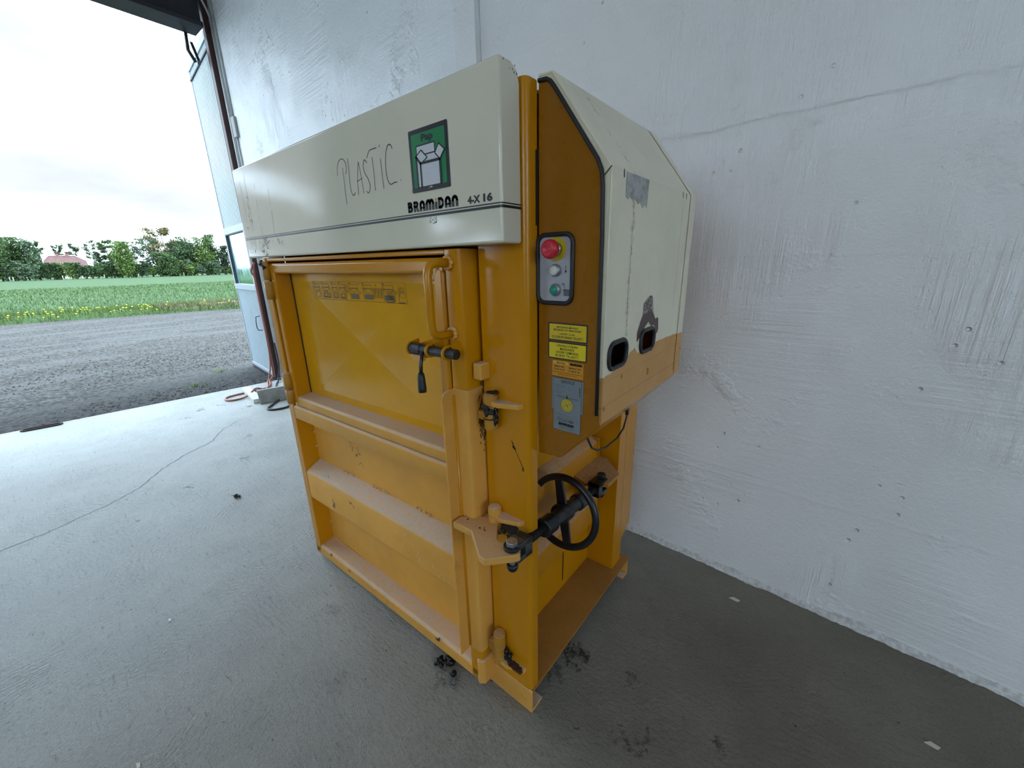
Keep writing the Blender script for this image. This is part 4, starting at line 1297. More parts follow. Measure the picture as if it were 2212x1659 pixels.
# raised rear fold and rolled front corner
q = MB()
rim = [(0.1935, 1.160), (0.1935, 1.741), (0.041, 1.9495)]
q.sheet([(x, .60, z) for x, z in rim], (0, .056, 0)); q.sheet([(x - .002, .60, z) for x, z in rim], (0, .001, 0))
q.build('rear_fold', M['cover'], COVER, fix=False)
q = MB(); q.tube([(0.1905, CYA + .0015, 1.155), (0.1905, CYA + .0015, 1.738), (0.0395, CYA + .0015, 1.945), (.004, CYA + .0015, 1.947)], .0028, 8); q.build('rolled_edge', M['cover'], COVER)
mc = lambda u, v, l: (0.1926 + l, u, v)
q = MB()
for (y_, a, b) in ((.158, 1.36, 1.70), (.532, 1.40, 1.70)):
    z_ = a; yy = y_
    while z_ < b:
        q.stroke([(yy, z_), (yy + random.gauss(0, .0008), z_ + .012)], .0012, mc, 0, 0, seg=0); z_ += .012
for (y_, z_) in ((.093, 1.741), (.523, 1.741), (.556, 1.741)):
    q.stroke([(y_, z_), (y_ + .002, z_ - .014)], .004, mc, 0.0002, 1, seg=6)
q.build('rust_streak', [simple('rust_line', srgb(134, 112, 84), .6), M['grease']], COVER, fix=False)
q = MB(); q.stroke([(0.174, 1.724), (0.191, 1.740)], .0022, lambda u, v, l: (u, PY - .0014, v), 0, 0); q.build('corner_gap', M['ink'], COVER, fix=False)
for h_ in (hole1, hole2):
    q = MB(); q.tube([(0.193, y, z) for y, z in h_], .0062, 10, closed=True); q.build('rubber_ring', M['black_rubber'], COVER)
q = MB(); q.box(.0, .008, .06, .60, 1.10, 1.70); q.build('inner_wall', simple('dark_brown_inside', (.05, .028, .012), .7), B)
# torn brown tape and a strip of grey tape
q = MB()
tp = [(.330, 1.449), (.336, 1.442), (.339, 1.405), (.352, 1.396), (.370, 1.379), (.383, 1.383), (.395, 1.379), (.403, 1.344), (.396, 1.334), (.385, 1.332), (.380, 1.346), (.362, 1.362), (.336, 1.363), (.314, 1.378), (.290, 1.366), (.266, 1.352), (.258, 1.342), (.237, 1.330), (.236, 1.356), (.254, 1.385), (.270, 1.404), (.269, 1.433), (.283, 1.438), (.300, 1.446), (.318, 1.452)]
bm2 = bmesh.new(); vv = [bm2.verts.new(mc(y, z, .0004)) for y, z in tp]
ee = [bm2.edges.new((vv[i], vv[(i + 1) % len(vv)])) for i in range(len(vv))]
bmesh.ops.triangle_fill(bm2, edges=ee, use_beauty=True); bm2.verts.index_update()
q.add([tuple(v.co) for v in bm2.verts], [tuple(v.index for v in f.verts) for f in bm2.faces]); bm2.free()
q.build('torn_tape', simple('brown_parcel_tape', srgb(72, 46, 40), .35, 0, .15, 30), COVER, fix=False)
q = MB(); q.flat([(.270, 1.404), (.269, 1.433), (.283, 1.438), (.300, 1.446), (.318, 1.4515), (.330, 1.449), (.334, 1.435), (.337, 1.412), (.305, 1.405)], mc, .0007)
tw = NT('worn_tape_face'); q.build('worn_tape', tw.set(tw.mix(tw.step(tw.noise(120, 5, .7), .45, .55), srgb(70, 52, 46), srgb(150, 146, 140)), .5), COVER, fix=False)
q = MB(); q.flat([(.340, 1.404), (.352, 1.398), (.366, 1.382), (.358, 1.394), (.338, 1.436)], mc, .0009); q.build('peeled_flap', simple('white_flap', srgb(206, 204, 192), .5), COVER, fix=False)
q = MB(); gt = [(.107, 1.739), (.244, 1.739), (.239, 1.675), (.222, 1.680), (.212, 1.672), (.196, 1.684), (.180, 1.678), (.168, 1.690), (.150, 1.682), (.135, 1.690), (.120, 1.684), (.109, 1.688)]
bm2 = bmesh.new(); vv = [bm2.verts.new(mc(y, z, .0003)) for y, z in gt]
ee = [bm2.edges.new((vv[i], vv[(i + 1) % len(vv)])) for i in range(len(vv))]
bmesh.ops.triangle_fill(bm2, edges=ee, use_beauty=True); bm2.verts.index_update()
q.add([tuple(v.co) for v in bm2.verts], [tuple(v.index for v in f.verts) for f in bm2.faces]); bm2.free()
gtm = NT('grey_cloth_tape'); q.build('grey_tape', gtm.set(gtm.mix(gtm.step(gtm.noise(26, 6, .7), .42, .62), srgb(176, 176, 174), srgb(140, 138, 132)), .5), COVER, fix=False)
q = MB()
for (y_, z_, r_) in ((.345, 1.222, .010), (.655, 1.238, .008), (.15, 1.252, .005), (.36, 1.287, .004), (.225, 1.312, .004), (.05, 1.188, .006)):
    for i in range(6): q.blob((.1925, y_ + random.gauss(0, r_ * .4), z_ + random.gauss(0, r_ * .4)), r_ * .5, 6, 4, .4, sq=(.4, 1, 1))
q.build('paint_lump', paint('lump_enamel', srgb(180, 122, 30), .4), COVER)

# control plate
mq = lambda u, v, l: (u, PY - 0.0005 - l, v)
q = MB(); q.prism([(x, PY - .0006, z) for x, z in rrect(.006, .099, 1.4535, 1.6085, .018, 6)], (0, -.0012, 0))
PLATE = q.build('control_plate', simple('silver_control_plate', srgb(176, 178, 184), .38, .25, .03, 30), B)
q = MB(); q.tube([(x, PY - .003, z) for x, z in rrect(.0025, .1025, 1.450, 1.612, .021, 7)], .0056, 10, closed=True); q.build('plate_frame', M['black_rubber'], PLATE)
q = MB(); q.disc((.056, 1.578), .0285, mq, .0022); q.build('yellow_disc', simple('yellow_disc_print', srgb(196, 172, 30), .4), PLATE, fix=False)
q = MB(); q.lathe([(.017, 0), (.017, .010), (.0155, .011), (.013, .012), (.013, .026)], (.056, PY - .002, 1.578), (0, -1, 0), 24); q.build('button_collar', M['chrome'], PLATE)
q = MB(); q.lathe([(.013, .018), (.0215, .022), (.0225, .030), (.0215, .036), (.0165, .041), (.010, .0425), (.0095, .0418), (.001, .0418)], (.056, PY, 1.578), (0, -1, 0), 28); q.build('stop_button', simple('red_mushroom_plastic', srgb(204, 40, 60), .35), PLATE)
for z_, c_, nm_ in ((1.529, srgb(214, 214, 206), 'white_button'), (1.482, srgb(30, 140, 122), 'green_button')):
    q = MB(); q.lathe([(.0155, 0), (.0155, .006), (.0135, .010), (.0125, .0115), (.0115, .0115), (.0115, .004)], (.056, PY - .0015, z_), (0, -1, 0), 24)
    bz2 = q.build('button_bezel', M['zinc'], PLATE)
    q = MB(); q.lathe([(.0112, .004), (.0112, .0125), (.0100, .0145), (.001, .0148)], (.056, PY - .0015, z_), (0, -1, 0), 24); q.build(nm_, simple(nm_ + '_plastic', c_, .35), PLATE)
q = MB()
q.stroke([(.084, 1.5405), (.084, 1.526)], .0016, mq, .0014, 0, seg=0); q.flat([(.0805, 1.528), (.0875, 1.528), (.084, 1.5215)], mq, .0014)
for i in range(5):
    for j in range(5):
        q.flat([(.079 + i * .0034, 1.468 + j * .0033), (.0818 + i * .0034, 1.468 + j * .0033), (.0818 + i * .0034, 1.4706 + j * .0033), (.079 + i * .0034, 1.4706 + j * .0033)], mq, .0014)
for k in range(5): q.stroke(smooth([(.072 + k * .002, 1.492 + k * .001), (.076 + k * .001, 1.500 - k * .001), (.082, 1.486 - k * .001), (.080 - k * .001, 1.482)]), .0006, mq, .0014, 0, seg=0)
q.build('plate_print', M['ink'], PLATE, fix=False)

# stickers below the control plate
M['st_yellow'] = simple('yellow_sticker', srgb(214, 186, 28), .35)
M['st_yellow2'] = simple('yellow_sticker_lower', srgb(224, 202, 22), .35)
M['st_grey'] = simple('grey_service_card', srgb(122, 130, 136), .4)
M['st_ink'] = simple('sticker_black', (.02, .018, .02), .4)
def warn(name, z0, z1, lines, mat_):
    mb = MB(); a0, a1 = .0335, .1485
    mb.flat([(a0, z0), (a1, z0), (a1, z1), (a0, z1)], mq, 0, 0)
    mb.flat([(a0 + .0036, z0 + .0036), (a1 - .0036, z0 + .0036), (a1 - .0036, z1 - .0036), (a0 + .0036, z1 - .0036)], mq, .0003, 1)
    n = len(lines); hh = (z1 - z0 - .012) / n
    for i, (s_, f_) in enumerate(lines):
        zt_ = z1 - .006 - i * hh
        w = (a1 - a0) * f_
        text(s_, mb, mq, (a0 + a1) / 2 - w / 2, (a0 + a1) / 2 + w / 2, zt_ - hh * .86, zt_ - hh * .12, .0006, 0, .012)
    return mb.build(name, [M['st_ink'], mat_], PNL, fix=False)
warn('warning_sticker', 1.354, 1.401, [('MASKINEN MÅ IKKE', .54), ('BETJENES AF PERSONER', .70), ('UNDER 16 ÅR,', .40), ('DOG ER IFYLDNING TILLADT !', .80)], M['st_yellow'])
warn('warning_sticker', 1.306, 1.3525, [('OPHOLD FORAN', .54), ('MASKINEN', .36), ('UNDER TØMNING', .58), ('ER IKKE TILLADT !', .60)], M['st_yellow2'])
q = MB()
q.flat([(.047, 1.2605), (.140, 1.2605), (.140, 1.302), (.047, 1.302)], mq, 0, 1)
q.flat([(.050, 1.2935), (.098, 1.2935), (.093, 1.3015), (.050, 1.3015)], mq, .0003, 2)
text('Service', q, mq, .061, .086, 1.2945, 1.3005, .0005, 0, .02)
glyphs(q, .101, .136, 1.2935, 1.300, mq, 0, 0, .0005)
text('Jylland Afd.', q, mq, .053, .085, 1.2835, 1.2895, .0005, 0, .015)
text('75 56 72 00', q, mq, .053, .084, 1.2765, 1.2815, .0005, 0, .015)
text('Sjælland Afd.', q, mq, .097, .134, 1.2835, 1.2895, .0005, 0, .015)
text('57 68 32 18', q, mq, .097, .129, 1.2765, 1.2815, .0005, 0, .015)
text('On-line bestilling af service: www.bramidan.dk', q, mq, .050, .137, 1.2695, 1.2730, .0005, 0, .01)
text('Bestilling af poser: 75 17 40 66', q, mq, .066, .122, 1.2640, 1.2675, .0005, 0, .01)
q.build('phone_sticker', [M['st_ink'], simple('orange_sticker', srgb(204, 140, 24), .35), simple('pale_tab', srgb(214, 170, 70), .35)], PNL, fix=False)
q = MB()
q.flat([(.047, 1.166), (.1425, 1.166), (.1425, 1.2565), (.047, 1.2565)], mq, 0, 0); q.flat([(.0475, 1.1666), (.1419, 1.1666), (.1419, 1.2559), (.0475, 1.2559)], mq, .0002, 1)
a0, a1, z0, z1 = .0525, .1370, 1.1075, 1.2560
q.flat([(a0, z0), (a1, z0), (a1, z1), (a0, z1)], mq, .0005, 0); q.flat([(a0 + .0008, z0 + .0008), (a1 - .0008, z0 + .0008), (a1 - .0008, z1 - .0008), (a0 + .0008, z1 - .0008)], mq, .0008, 1)
text('SERVICE', q, mq, .075, .116, 1.2435, 1.2515, .0011, 0, .012)
for i, s_ in enumerate(('Sikkerhedskontrol', 'Mekanisk kontrol', 'Smøring', 'Hydraulik / Olie', 'Filterskift')):
    zz_ = 1.2365 - i * .0052
    text(s_, q, mq, .0585, .0585 + .0018 * len(s_), zz_ - .0014, zz_ + .0014, .0011, 2)
    q.stroke([(.094, zz_ - .001), (.128, zz_ - .001)], .0003, mq, .0011, 2, seg=0)
    q.flat([(.1305, zz_ - .002), (.1335, zz_ - .002), (.1335, zz_ + .0018), (.1305, zz_ + .0018)], mq, .0011, 0 if i < 3 else 2)
text('Næste', q, mq, .063, .089, 1.2025, 1.2090, .0011, 2); text('service', q, mq, .099, .127, 1.2015, 1.2085, .0011, 2)
q.flat([(.0925, 1.204), (.0960, 1.204), (.0960, 1.211), (.0925, 1.211)], mq, .0014, 0); q.flat([(.0905, 1.205), (.0980, 1.205), (.09425, 1.1995)], mq, .0014, 0)
q.disc((.0945, 1.1830), .0190, mq, .0011, 0, 36); q.disc((.0945, 1.1830), .0182, mq, .0012, 3, 36)
for rr in (.0135, .0105):
    q.stroke([(.0945 + rr * math.cos(2 * math.pi * k / 32), 1.183 + rr * math.sin(2 * math.pi * k / 32)) for k in range(33)], .0005, mq, .0014, 0, seg=0)
q.stroke([(.0905, 1.1885), (.0990, 1.1780)], .0018, mq, .0014, 0, seg=0)
for k in range(22):
    a = 2 * math.pi * k / 22; q.stroke([(.0945 + .0148 * math.cos(a), 1.183 + .0148 * math.sin(a)), (.0945 + .0168 * math.cos(a), 1.183 + .0168 * math.sin(a))], .0012, mq, .0014, 2, seg=0)
text('2009', q, mq, .0965, .1045, 1.1855, 1.1890, .0014, 2); text('2010', q, mq, .0845, .0925, 1.1775, 1.1810, .0014, 2)
text('Bemærkning', q, mq, .058, .076, 1.1540, 1.1570, .0011, 2)
for zz_ in (1.153, 1.146, 1.138): q.stroke([(.060, zz_), (.131, zz_)], .0004, mq, .0011, 2, seg=0)
text('Dato', q, mq, .058, .065, 1.1395, 1.1420, .0011, 2)
for h_ in ([(.067, 1.138), (.070, 1.146), (.072, 1.138)], [(.072, 1.134), (.078, 1.145)], [(.079, 1.142), (.082, 1.137), (.078, 1.134)], [(.083, 1.138), (.086, 1.138)], [(.088, 1.142), (.087, 1.134)], [(.089, 1.134), (.094, 1.144)], [(.096, 1.141), (.095, 1.135)], [(.099, 1.137), (.104, 1.142), (.104, 1.135), (.108, 1.142), (.109, 1.135), (.113, 1.141), (.112, 1.136), (.116, 1.140)]):
    q.stroke(smooth(h_), .0009, mq, .0012, 0, seg=6)
glyphs(q, .0700, .1170, 1.1230, 1.1310, mq, 0, 0, .0011)
for (a_, zz_, s_) in ((.073, 1.1185, 'Tlf. 75 56 72 00'), (.073, 1.1150, 'Fax 75 56 73 00'), (.097, 1.1185, 'Tlf. 57 68 32 18'), (.097, 1.1150, 'Fax 57 68 32 19')):
    text(s_, q, mq, a_, a_ + .019, zz_ - .001, zz_ + .001, .0011, 2)
q.build('service_card', [M['st_ink'], M['st_grey'], simple('card_grey_print', srgb(70, 74, 80), .4), simple('yellow_card_disc', srgb(196, 178, 50), .4)], PNL, fix=False)

# black slot pieces between post and housing, thin cable under the housing
q = MB(); q.box(-.004, .0016, .0245, .0335, 1.635, 1.80); q.box(-.004, .0016, .0245, .0335, 1.545, 1.575); q.build('slot_seal', M['black_rubber'], B)
q = MB(); q.tube([(.10, .36, 1.06), (.075, .28, 1.03)], .004, 8); 
cab = [(.10, .142, 1.052), (.10, .175, 1.005), (.10, .215, .980), (.10, .28, .965), (.10, .36, .966), (.10, .41, .985), (.10, .432, 1.02), (.10, .436, 1.065)]
q = MB(); q.tube(cab, .0032, 8); q.tube([(.10, .434, 1.03), (.10, .436, 1.06)], .006, 10)
q.build('thin_cable', M['black_rubber'], B)

# ------------------------------------------------------------------ loose things by the gate
hs = MB()
hpts = [(-5.575, 1.33, 1.60), (-5.60, 1.30, 1.50), (-5.60, 1.325, 1.42), (-5.605, 1.325, 1.11), (-5.605, 1.325, 0.79), (-5.60, 1.325, 0.5), (-5.595, 1.32, 0.26), (-5.58, 1.30, 0.06), (-5.50, 1.22, 0.014),
        (-5.25, 1.13, 0.012), (-5.143, 1.036, 0.012), (-5.14, 0.868, 0.012), (-5.141, 0.683, 0.012), (-5.12, 0.58, 0.012), (-5.04, 0.537, 0.012), (-4.95, 0.555, 0.012), (-4.92, 0.66, 0.012), (-4.925, 0.76, 0.03), (-4.96, 0.86, 0.085), (-5.02, 0.98, 0.03), (-5.20, 1.08, 0.012), (-5.42, 1.16, 0.012), (-5.53, 1.22, 0.03), (-5.585, 1.300, 0.25), (-5.592, 1.322, 0.6), (-5.594, 1.325, 1.0), (-5.594, 1.325, 1.35), (-5.58, 1.33, 1.55), (-5.56, 1.34, 1.62)]


def smooth3(L, n=6):
    out = []; P = [Vector(L[0])] + [Vector(p) for p in L] + [Vector(L[-1])]
    for i in range(1, len(P) - 2):
        p0, p1, p2, p3 = P[i - 1:i + 3]
        for k in range(n):
            t = k / n
            out.append(0.5 * ((2 * p1) + (-p0 + p2) * t + (2 * p0 - 5 * p1 + 4 * p2 - p3) * t * t + (-p0 + 3 * p1 - 3 * p2 + p3) * t ** 3))
    out.append(Vector(L[-1])); return out


hs.tube(smooth3(hpts), .011, 8)
tag(hs.build('garden_hose', simple('red_brown_rubber', srgb(150, 88, 72), .45)), 'thin red-brown hose hanging on the gate post and looped on the floor', 'hose')
cb = MB()
cpts = [(-5.38, 1.33, .55), (-5.40, 1.34, .25), (-5.36, 1.28, .03), (-5.213, 1.192, .011), (-4.937, 1.083, .011), (-4.731, 1.063, .011), (-4.640, 1.10, .012), (-4.60, 1.05, .012), (-4.439, 0.902, .012), (-4.279, 0.74, .012), (-4.20, 0.715, .012), (-4.137, 0.77, .012), (-4.12, 0.87, .012), (-4.202, 0.99, .012), (-4.25, 1.15, .012)]
cb.tube(smooth3(cpts), .011, 8)
tag(cb.build('power_cable', M['black_rubber']), 'black cable lying in loops on the floor behind the baler', 'cable')
wd1 = MB()
wd1.prism([(-5.27, .79, 0), (-4.60, .70, 0), (-4.57, .79, 0), (-5.24, .88, 0)], (0, 0, .055))
M['white_wood'] = simple('flaking_white_painted_wood', srgb(196, 196, 188), .7, 0, .2, 14, .3, 60)
M['grey_wood'] = simple('weathered_grey_wood', srgb(142, 142, 138), .8, 0, .22, 10, .3, 50)
tag(wd1.build('lumber', M['white_wood'], bevel=.004), 'white painted length of squared timber lying on the floor by the gate', 'timber')
e = MB(); e.box(-.006, 0, 0, .085, .004, .05)
wd2 = MB()
wd2.prism([(-4.545, .745, 0), (-4.505, .735, 0), (-4.535, .735, .165), (-4.575, .745, .165)], (.10, .42, 0))
tag(wd2.build('plank', M['grey_wood'], bevel=.004), 'weathered grey plank standing on its edge at the end of the white timber', 'plank')
wd3 = MB(); wd3.prism([(-4.95, 1.16, 0), (-4.62, 1.14, 0), (-4.62, 1.18, 0), (-4.95, 1.20, 0)], (0.0, .06, .22))
tag(wd3.build('board', M['grey_wood'], bevel=.004), 'pale board leaning at the wall behind the grey plank', 'board')
gr = MB()
L0, L1_ = Vector((-5.665, -1.075, .006)), Vector((-5.625, -.825, .006))
dv = (L1_ - L0).normalized(); nv = Vector((-dv.y, dv.x, 0)); w_ = .032
ring = [L0 + dv * (w_ + (L1_ - L0).length * 0) + nv * w_ * math.cos(a) - dv * w_ * math.sin(a) for a in [math.pi * k / 10 for k in range(11)]]
ring += [L1_ - nv * w_ * math.cos(a) + dv * w_ * math.sin(a) for a in [math.pi * k / 10 for k in range(11)]]
gr.tube(ring, .010, 8, closed=True)
tag(gr.build('gate_stop_loop', simple('rusty_dark_steel', srgb(58, 44, 38), .7, .3, .2, 30)), 'long dark steel loop let into the floor edge at the gate', 'floor loop')
# crumbs and flakes on the slab
ob = MB()
for i in range(9): ob.blob((-.372 + random.gauss(0, .022), -.078 + random.gauss(0, .015), .012), random.uniform(.008, .02), 8, 5, .35, sq=(1, 1, .9))
tag(ob.build('oily_lump', M['grease']), 'black oily lump on the floor under the front edge of the baler', 'dirt lump', kind='stuff')
M['flake'] = simple('pale_paint_flake', srgb(214, 210, 196), .6)
for k, (x, y, s, lab) in enumerate(((.47, .98, .022, 'cream paint flake on the floor near the wall foot'), (1.10, .72, .020, 'pale paint flake on the floor at the right edge'), (-.92, -.93, .012, 'small white flake on the floor at the lower left'), (-1.55, -.72, .012, 'small white flake on the open floor'))):
    q = MB(); q.prism([(x - s, y - s * .3, .0005), (x + s * .6, y - s * .4, .0005), (x + s, y + s * .2, .0005), (x - s * .2, y + s * .45, .0005)], (0, 0, .004))
    tag(q.build('paint_flake', M['flake']), lab, 'flake')
q = MB(); q.blob((-2.47, -.16, .012), .016, 8, 5, .35, sq=(1, 1, .8)); q.blob((-2.45, -.145, .010), .010, 8, 5, .35, sq=(1, 1, .8))
tag(q.build('dirt_crumb', M['grease']), 'dark dirt crumb alone on the floor left of the baler', 'crumb')
q = MB()
for i in range(7):
    x, y = -.31 + random.gauss(0, .02), -.115 + random.gauss(0, .012)
    q.prism([(x - .012, y, .0005), (x + .01, y - .006, .0005), (x + .014, y + .005, .0005)], (0, 0, .005))
tag(q.build('peeled_flakes', simple('grey_flakes', srgb(120, 122, 122), .7)), 'grey peeled flakes beside the black oily lump', 'flakes', kind='stuff')

# ------------------------------------------------------------------ outside: yard, verge, field, trees, house
def gravel_mat():
    t = NT('grey_gravel_yard')
    p = t.pos(); s_ = t.sep(p)
    big = t.noise(1.0, 5, .6, t.mapped(p, (1.1, .22, 1)))
    mid = t.noise(6, 5, .65, p)
    vor = t.n('ShaderNodeTexVoronoi'); vor.inputs['Scale'].default_value = 30; t.L.new(p, vor.inputs['Vector'])
    fine = t.math('ADD', t.math('MULTIPLY', t.sep(vor.outputs['Color'])[0], .55), t.math('MULTIPLY', t.noise(60, 6, .8, p), .45))
    c = t.mix(t.step(fine, .22, .78), srgb(21, 21, 21), srgb(89, 85, 78))
    c = t.mix(t.math('MULTIPLY', t.step(mid, .45, .7), .3), c, srgb(71, 70, 64))
    c = t.mix(t.math('MULTIPLY', t.step(big, .48, .60), .5), c, srgb(89, 88, 85))
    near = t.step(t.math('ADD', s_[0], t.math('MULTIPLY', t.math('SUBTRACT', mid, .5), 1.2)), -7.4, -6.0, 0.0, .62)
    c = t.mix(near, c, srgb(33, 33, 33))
    # sparse weeds
    wm_ = t.math('MULTIPLY', t.step(t.noise(1.3, 5, .7, t.mapped(p, loc=(2, 5, 0))), .66, .72), .6)
    c = t.mix(wm_, c, srgb(71, 82, 37))
    return t.set(c, .85, 0, t.bump(t.math('ADD', t.math('MULTIPLY', fine, .9), mid), 1.0, .04), spec=.3)


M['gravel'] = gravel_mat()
gy = MB()
nx, ny = 60, 110
X0, X1, Y0, Y1 = -22.5, -5.30, -16.0, 22.0
vs_ = []
for i in range(nx + 1):
    for j in range(ny + 1):
        x = X0 + (X1 - X0) * i / nx; y = Y0 + (Y1 - Y0) * j / ny
        z = -0.055 + .022 * mnoise.noise((x * .5, y * .12, 0)) + .012 * mnoise.noise((x * 1.8, y * 1.4, 3))
        if x > -6.0: z = min(z, -0.05)
        vs_.append((x, y, z))
gy.add(vs_, [(i * (ny + 1) + j, (i + 1) * (ny + 1) + j, (i + 1) * (ny + 1) + j + 1, i * (ny + 1) + j + 1) for i in range(nx) for j in range(ny)], 0, True)
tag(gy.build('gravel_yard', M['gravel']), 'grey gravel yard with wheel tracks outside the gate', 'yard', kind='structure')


def tri_soup(name, V, F, mats, mi=None):
    me = bpy.data.meshes.new(name)
    me.from_pydata(V.tolist(), [], F.tolist())
    for m in mats: me.materials.append(m)
    if mi is not None: me.polygons.foreach_set('material_index', mi)
    me.update()
    o = bpy.data.objects.new(name, me); col.objects.link(o); return o


# loose stones lying proud of the gravel
n = 5200
sx = -5.55 - np.abs(rng.normal(0, 2.6, n)); sx = np.maximum(sx, -16)
sy = rng.uniform(-2.6, 4.2, n); sr = rng.uniform(.006, .017, n)
octv = np.array([(1, 0, 0), (-1, 0, 0), (0, 1, 0), (0, -1, 0), (0, 0, .7), (0, 0, -.7)])
octf = np.array([(0, 2, 4), (2, 1, 4), (1, 3, 4), (3, 0, 4), (2, 0, 5), (1, 2, 5), (3, 1, 5), (0, 3, 5)])
V = (octv[None] * (sr[:, None, None] * rng.uniform(.6, 1.3, (n, 6, 1))) + np.stack([sx, sy, np.full(n, -.052)], 1)[:, None, :]).reshape(-1, 3)
F = (octf[None] + (np.arange(n) * 6)[:, None, None]).reshape(-1, 3)
st_o = tri_soup('loose_stones', V, F, [simple('pale_stone', srgb(77, 75, 71), .8), simple('dark_stone', srgb(45, 45, 45), .8)], np.repeat((rng.random(n) < .5).astype(np.int32), 8))
tag(st_o, 'loose gravel stones scattered over the yard', 'stones', kind='stuff')


def VX(y): return -20.3 + (y + 1.2) * .25 if y < 6 else -18.5 + (y - 6) * .05     # edge between gravel and verge


# field of young corn and its grass verge
def field_mat():
    t = NT('young_crop_field')
    p = t.pos()
    a = t.noise(1.0, 5, .65, t.mapped(p, (2.2, 1.0, 1)))
    b = t.noise(14, 4, .7, p)
    far = t.step(t.sep(p)[0], -60, -22)
    c = t.mix(t.step(a, .3, .7), srgb(60, 79, 50), srgb(68, 88, 56))
    c = t.mix(t.math('MULTIPLY', t.step(b, .4, .7), .4), c, srgb(50, 69, 42))
    return t.set(c, .9, 0, t.bump(b, .5, .05), spec=.1)


fm = field_mat()
fd = MB()
vs_ = []; fs = []
ys = np.concatenate([[-600, -250, -120], np.linspace(-60, 110, 60), [200, 450, 900]]); ds = np.array([0, .35, .9, 1.6, 3, 6, 12, 25, 50, 90, 128, 175, 260, 700, 1300])
zs = np.array([-.09, .03, .12, .10, .05, .02, .0, -.02, -.05, -.12, -.2, -.3, -.4, -.4, -.4])
for y in ys:
    for d, z in zip(ds, zs):
        vs_.append((VX(y) - d, y, z + (.05 * mnoise.noise((y * .8, d, 0)) if .3 < d < 6 else 0)))
k = len(ds)
fd.add(vs_, [(i * k + j, (i + 1) * k + j, (i + 1) * k + j + 1, i * k + j + 1) for i in range(len(ys) - 1) for j in range(k - 1)], 0, True)
tag(fd.build('crop_field', fm), 'flat green crop field beyond the gravel yard', 'field', kind='structure')


def blades(name, n, xf, y0, y1, h0, h1, w, cols, zf, label, cat):
    y = rng.uniform(y0, y1, n); d = xf(n)
    x = np.array([VX(v) for v in y]) - d
    z = zf(d)
    h = rng.uniform(h0, h1, n); a = rng.uniform(0, 2 * np.pi, n); lean = rng.normal(0, .45, (n, 2)) * h[:, None]
    ww = w * (.6 + .8 * rng.random(n)) * (1 + d / 18)
    p0 = np.stack([x - np.cos(a) * ww, y - np.sin(a) * ww, z], 1); p1 = np.stack([x + np.cos(a) * ww, y + np.sin(a) * ww, z], 1)
    p2 = np.stack([x + lean[:, 0], y + lean[:, 1], z + h], 1)
    V = np.stack([p0, p1, p2], 1).reshape(-1, 3); F = np.arange(n * 3).reshape(-1, 3)
    mi = rng.integers(0, len(cols), n).astype(np.int32)
    mats = []
    for i, c in enumerate(cols):
        m = NT(name + '_blade'); m.bsdf.inputs['Subsurface Weight'].default_value = 0.0
        mats.append(m.set(c, .7, spec=.2))
    o = tri_soup(name, V, F, mats, mi)
    tag(o, label, cat, kind='stuff'); return o


blades('verge_grass', 16000, lambda n: rng.uniform(0.0, 1.9, n), -7, 13, .10, .26, .010, [srgb(66, 84, 34), srgb(80, 100, 40), srgb(53, 69, 29), srgb(96, 109, 56)], lambda d: np.interp(d, ds, zs) - .03, 'rough green grass on the verge along the gravel', 'grass')
blades('crop_leaves', 42000, lambda n: 1.7 + 40 * rng.random(n) ** 1.8, -9, 24, .10, .20, .013, [srgb(66, 87, 50), srgb(84, 106, 64), srgb(76, 96, 53), srgb(93, 114, 74)], lambda d: np.interp(d, ds, zs) - .02, 'young green crop leaves covering the field', 'crop')
# dry grass and bare bank on the verge
bk = MB()
vs_ = []; nb, mb_ = 40, 8
for i in range(nb + 1):
    for j in range(mb_ + 1):
        y = 2.6 + 4.8 * i / nb; d = .35 + 1.0 * j / mb_
        e_ = math.sin(math.pi * j / mb_) * math.sin(math.pi * min(1, i / nb * 1.0)) ** .5
        vs_.append((VX(y) - d, y, np.interp(d, ds, zs) - .02 + e_ * (.13 + .07 * mnoise.noise((y * 3, d * 5, 2)))))
bk.add(vs_, [(i * (mb_ + 1) + j, (i + 1) * (mb_ + 1) + j, (i + 1) * (mb_ + 1) + j + 1, i * (mb_ + 1) + j + 1) for i in range(nb) for j in range(mb_)], 0, True)
tag(bk.build('earth_bank', simple('dry_earth', srgb(96, 92, 72), .9, 0, .25, 5, .6, 30)), 'low bank of dry earth and straw on the verge near the gate leaf', 'bank')
n = 2600
yy = rng.uniform(2.4, 7.6, n); dd_ = rng.uniform(.3, 1.4, n)
blv = blades('dry_grass', n, lambda m: rng.uniform(.3, 1.35, m), 2.7, 7.4, .08, .24, .008, [srgb(114, 108, 82), srgb(98, 95, 64), srgb(80, 90, 45)], lambda d: np.interp(d, ds, zs) + .06, 'dry straw-coloured grass on the earth bank', 'grass')
# weed tufts by the slab
for (x, y, lab) in ((-7.0, 1.02, 'green weed tuft in the gravel near the gate leaf'), (-6.35, .55, 'small weed tuft in the dark gravel by the slab edge')):
    q = MB()
    for i in range(70 if x < -6.8 else 30):
        a = random.uniform(0, 6.28); r_ = abs(random.gauss(0, .07)); px, py = x + r_ * math.cos(a), y + r_ * math.sin(a) * 1.4
        l_ = random.uniform(.02, .06); b_ = random.uniform(0, 6.28)
        q.add([(px - .006 * math.sin(b_), py + .006 * math.cos(b_), -.058), (px + .006 * math.sin(b_), py - .006 * math.cos(b_), -.058), (px + l_ * .6 * math.cos(b_), py + l_ * .6 * math.sin(b_), -.052 + l_)], [(0, 1, 2)])
    tag(q.build('weed_tuft', simple('weed_green', srgb(120, 150, 62), .7), fix=False), lab, 'weed', kind='stuff')

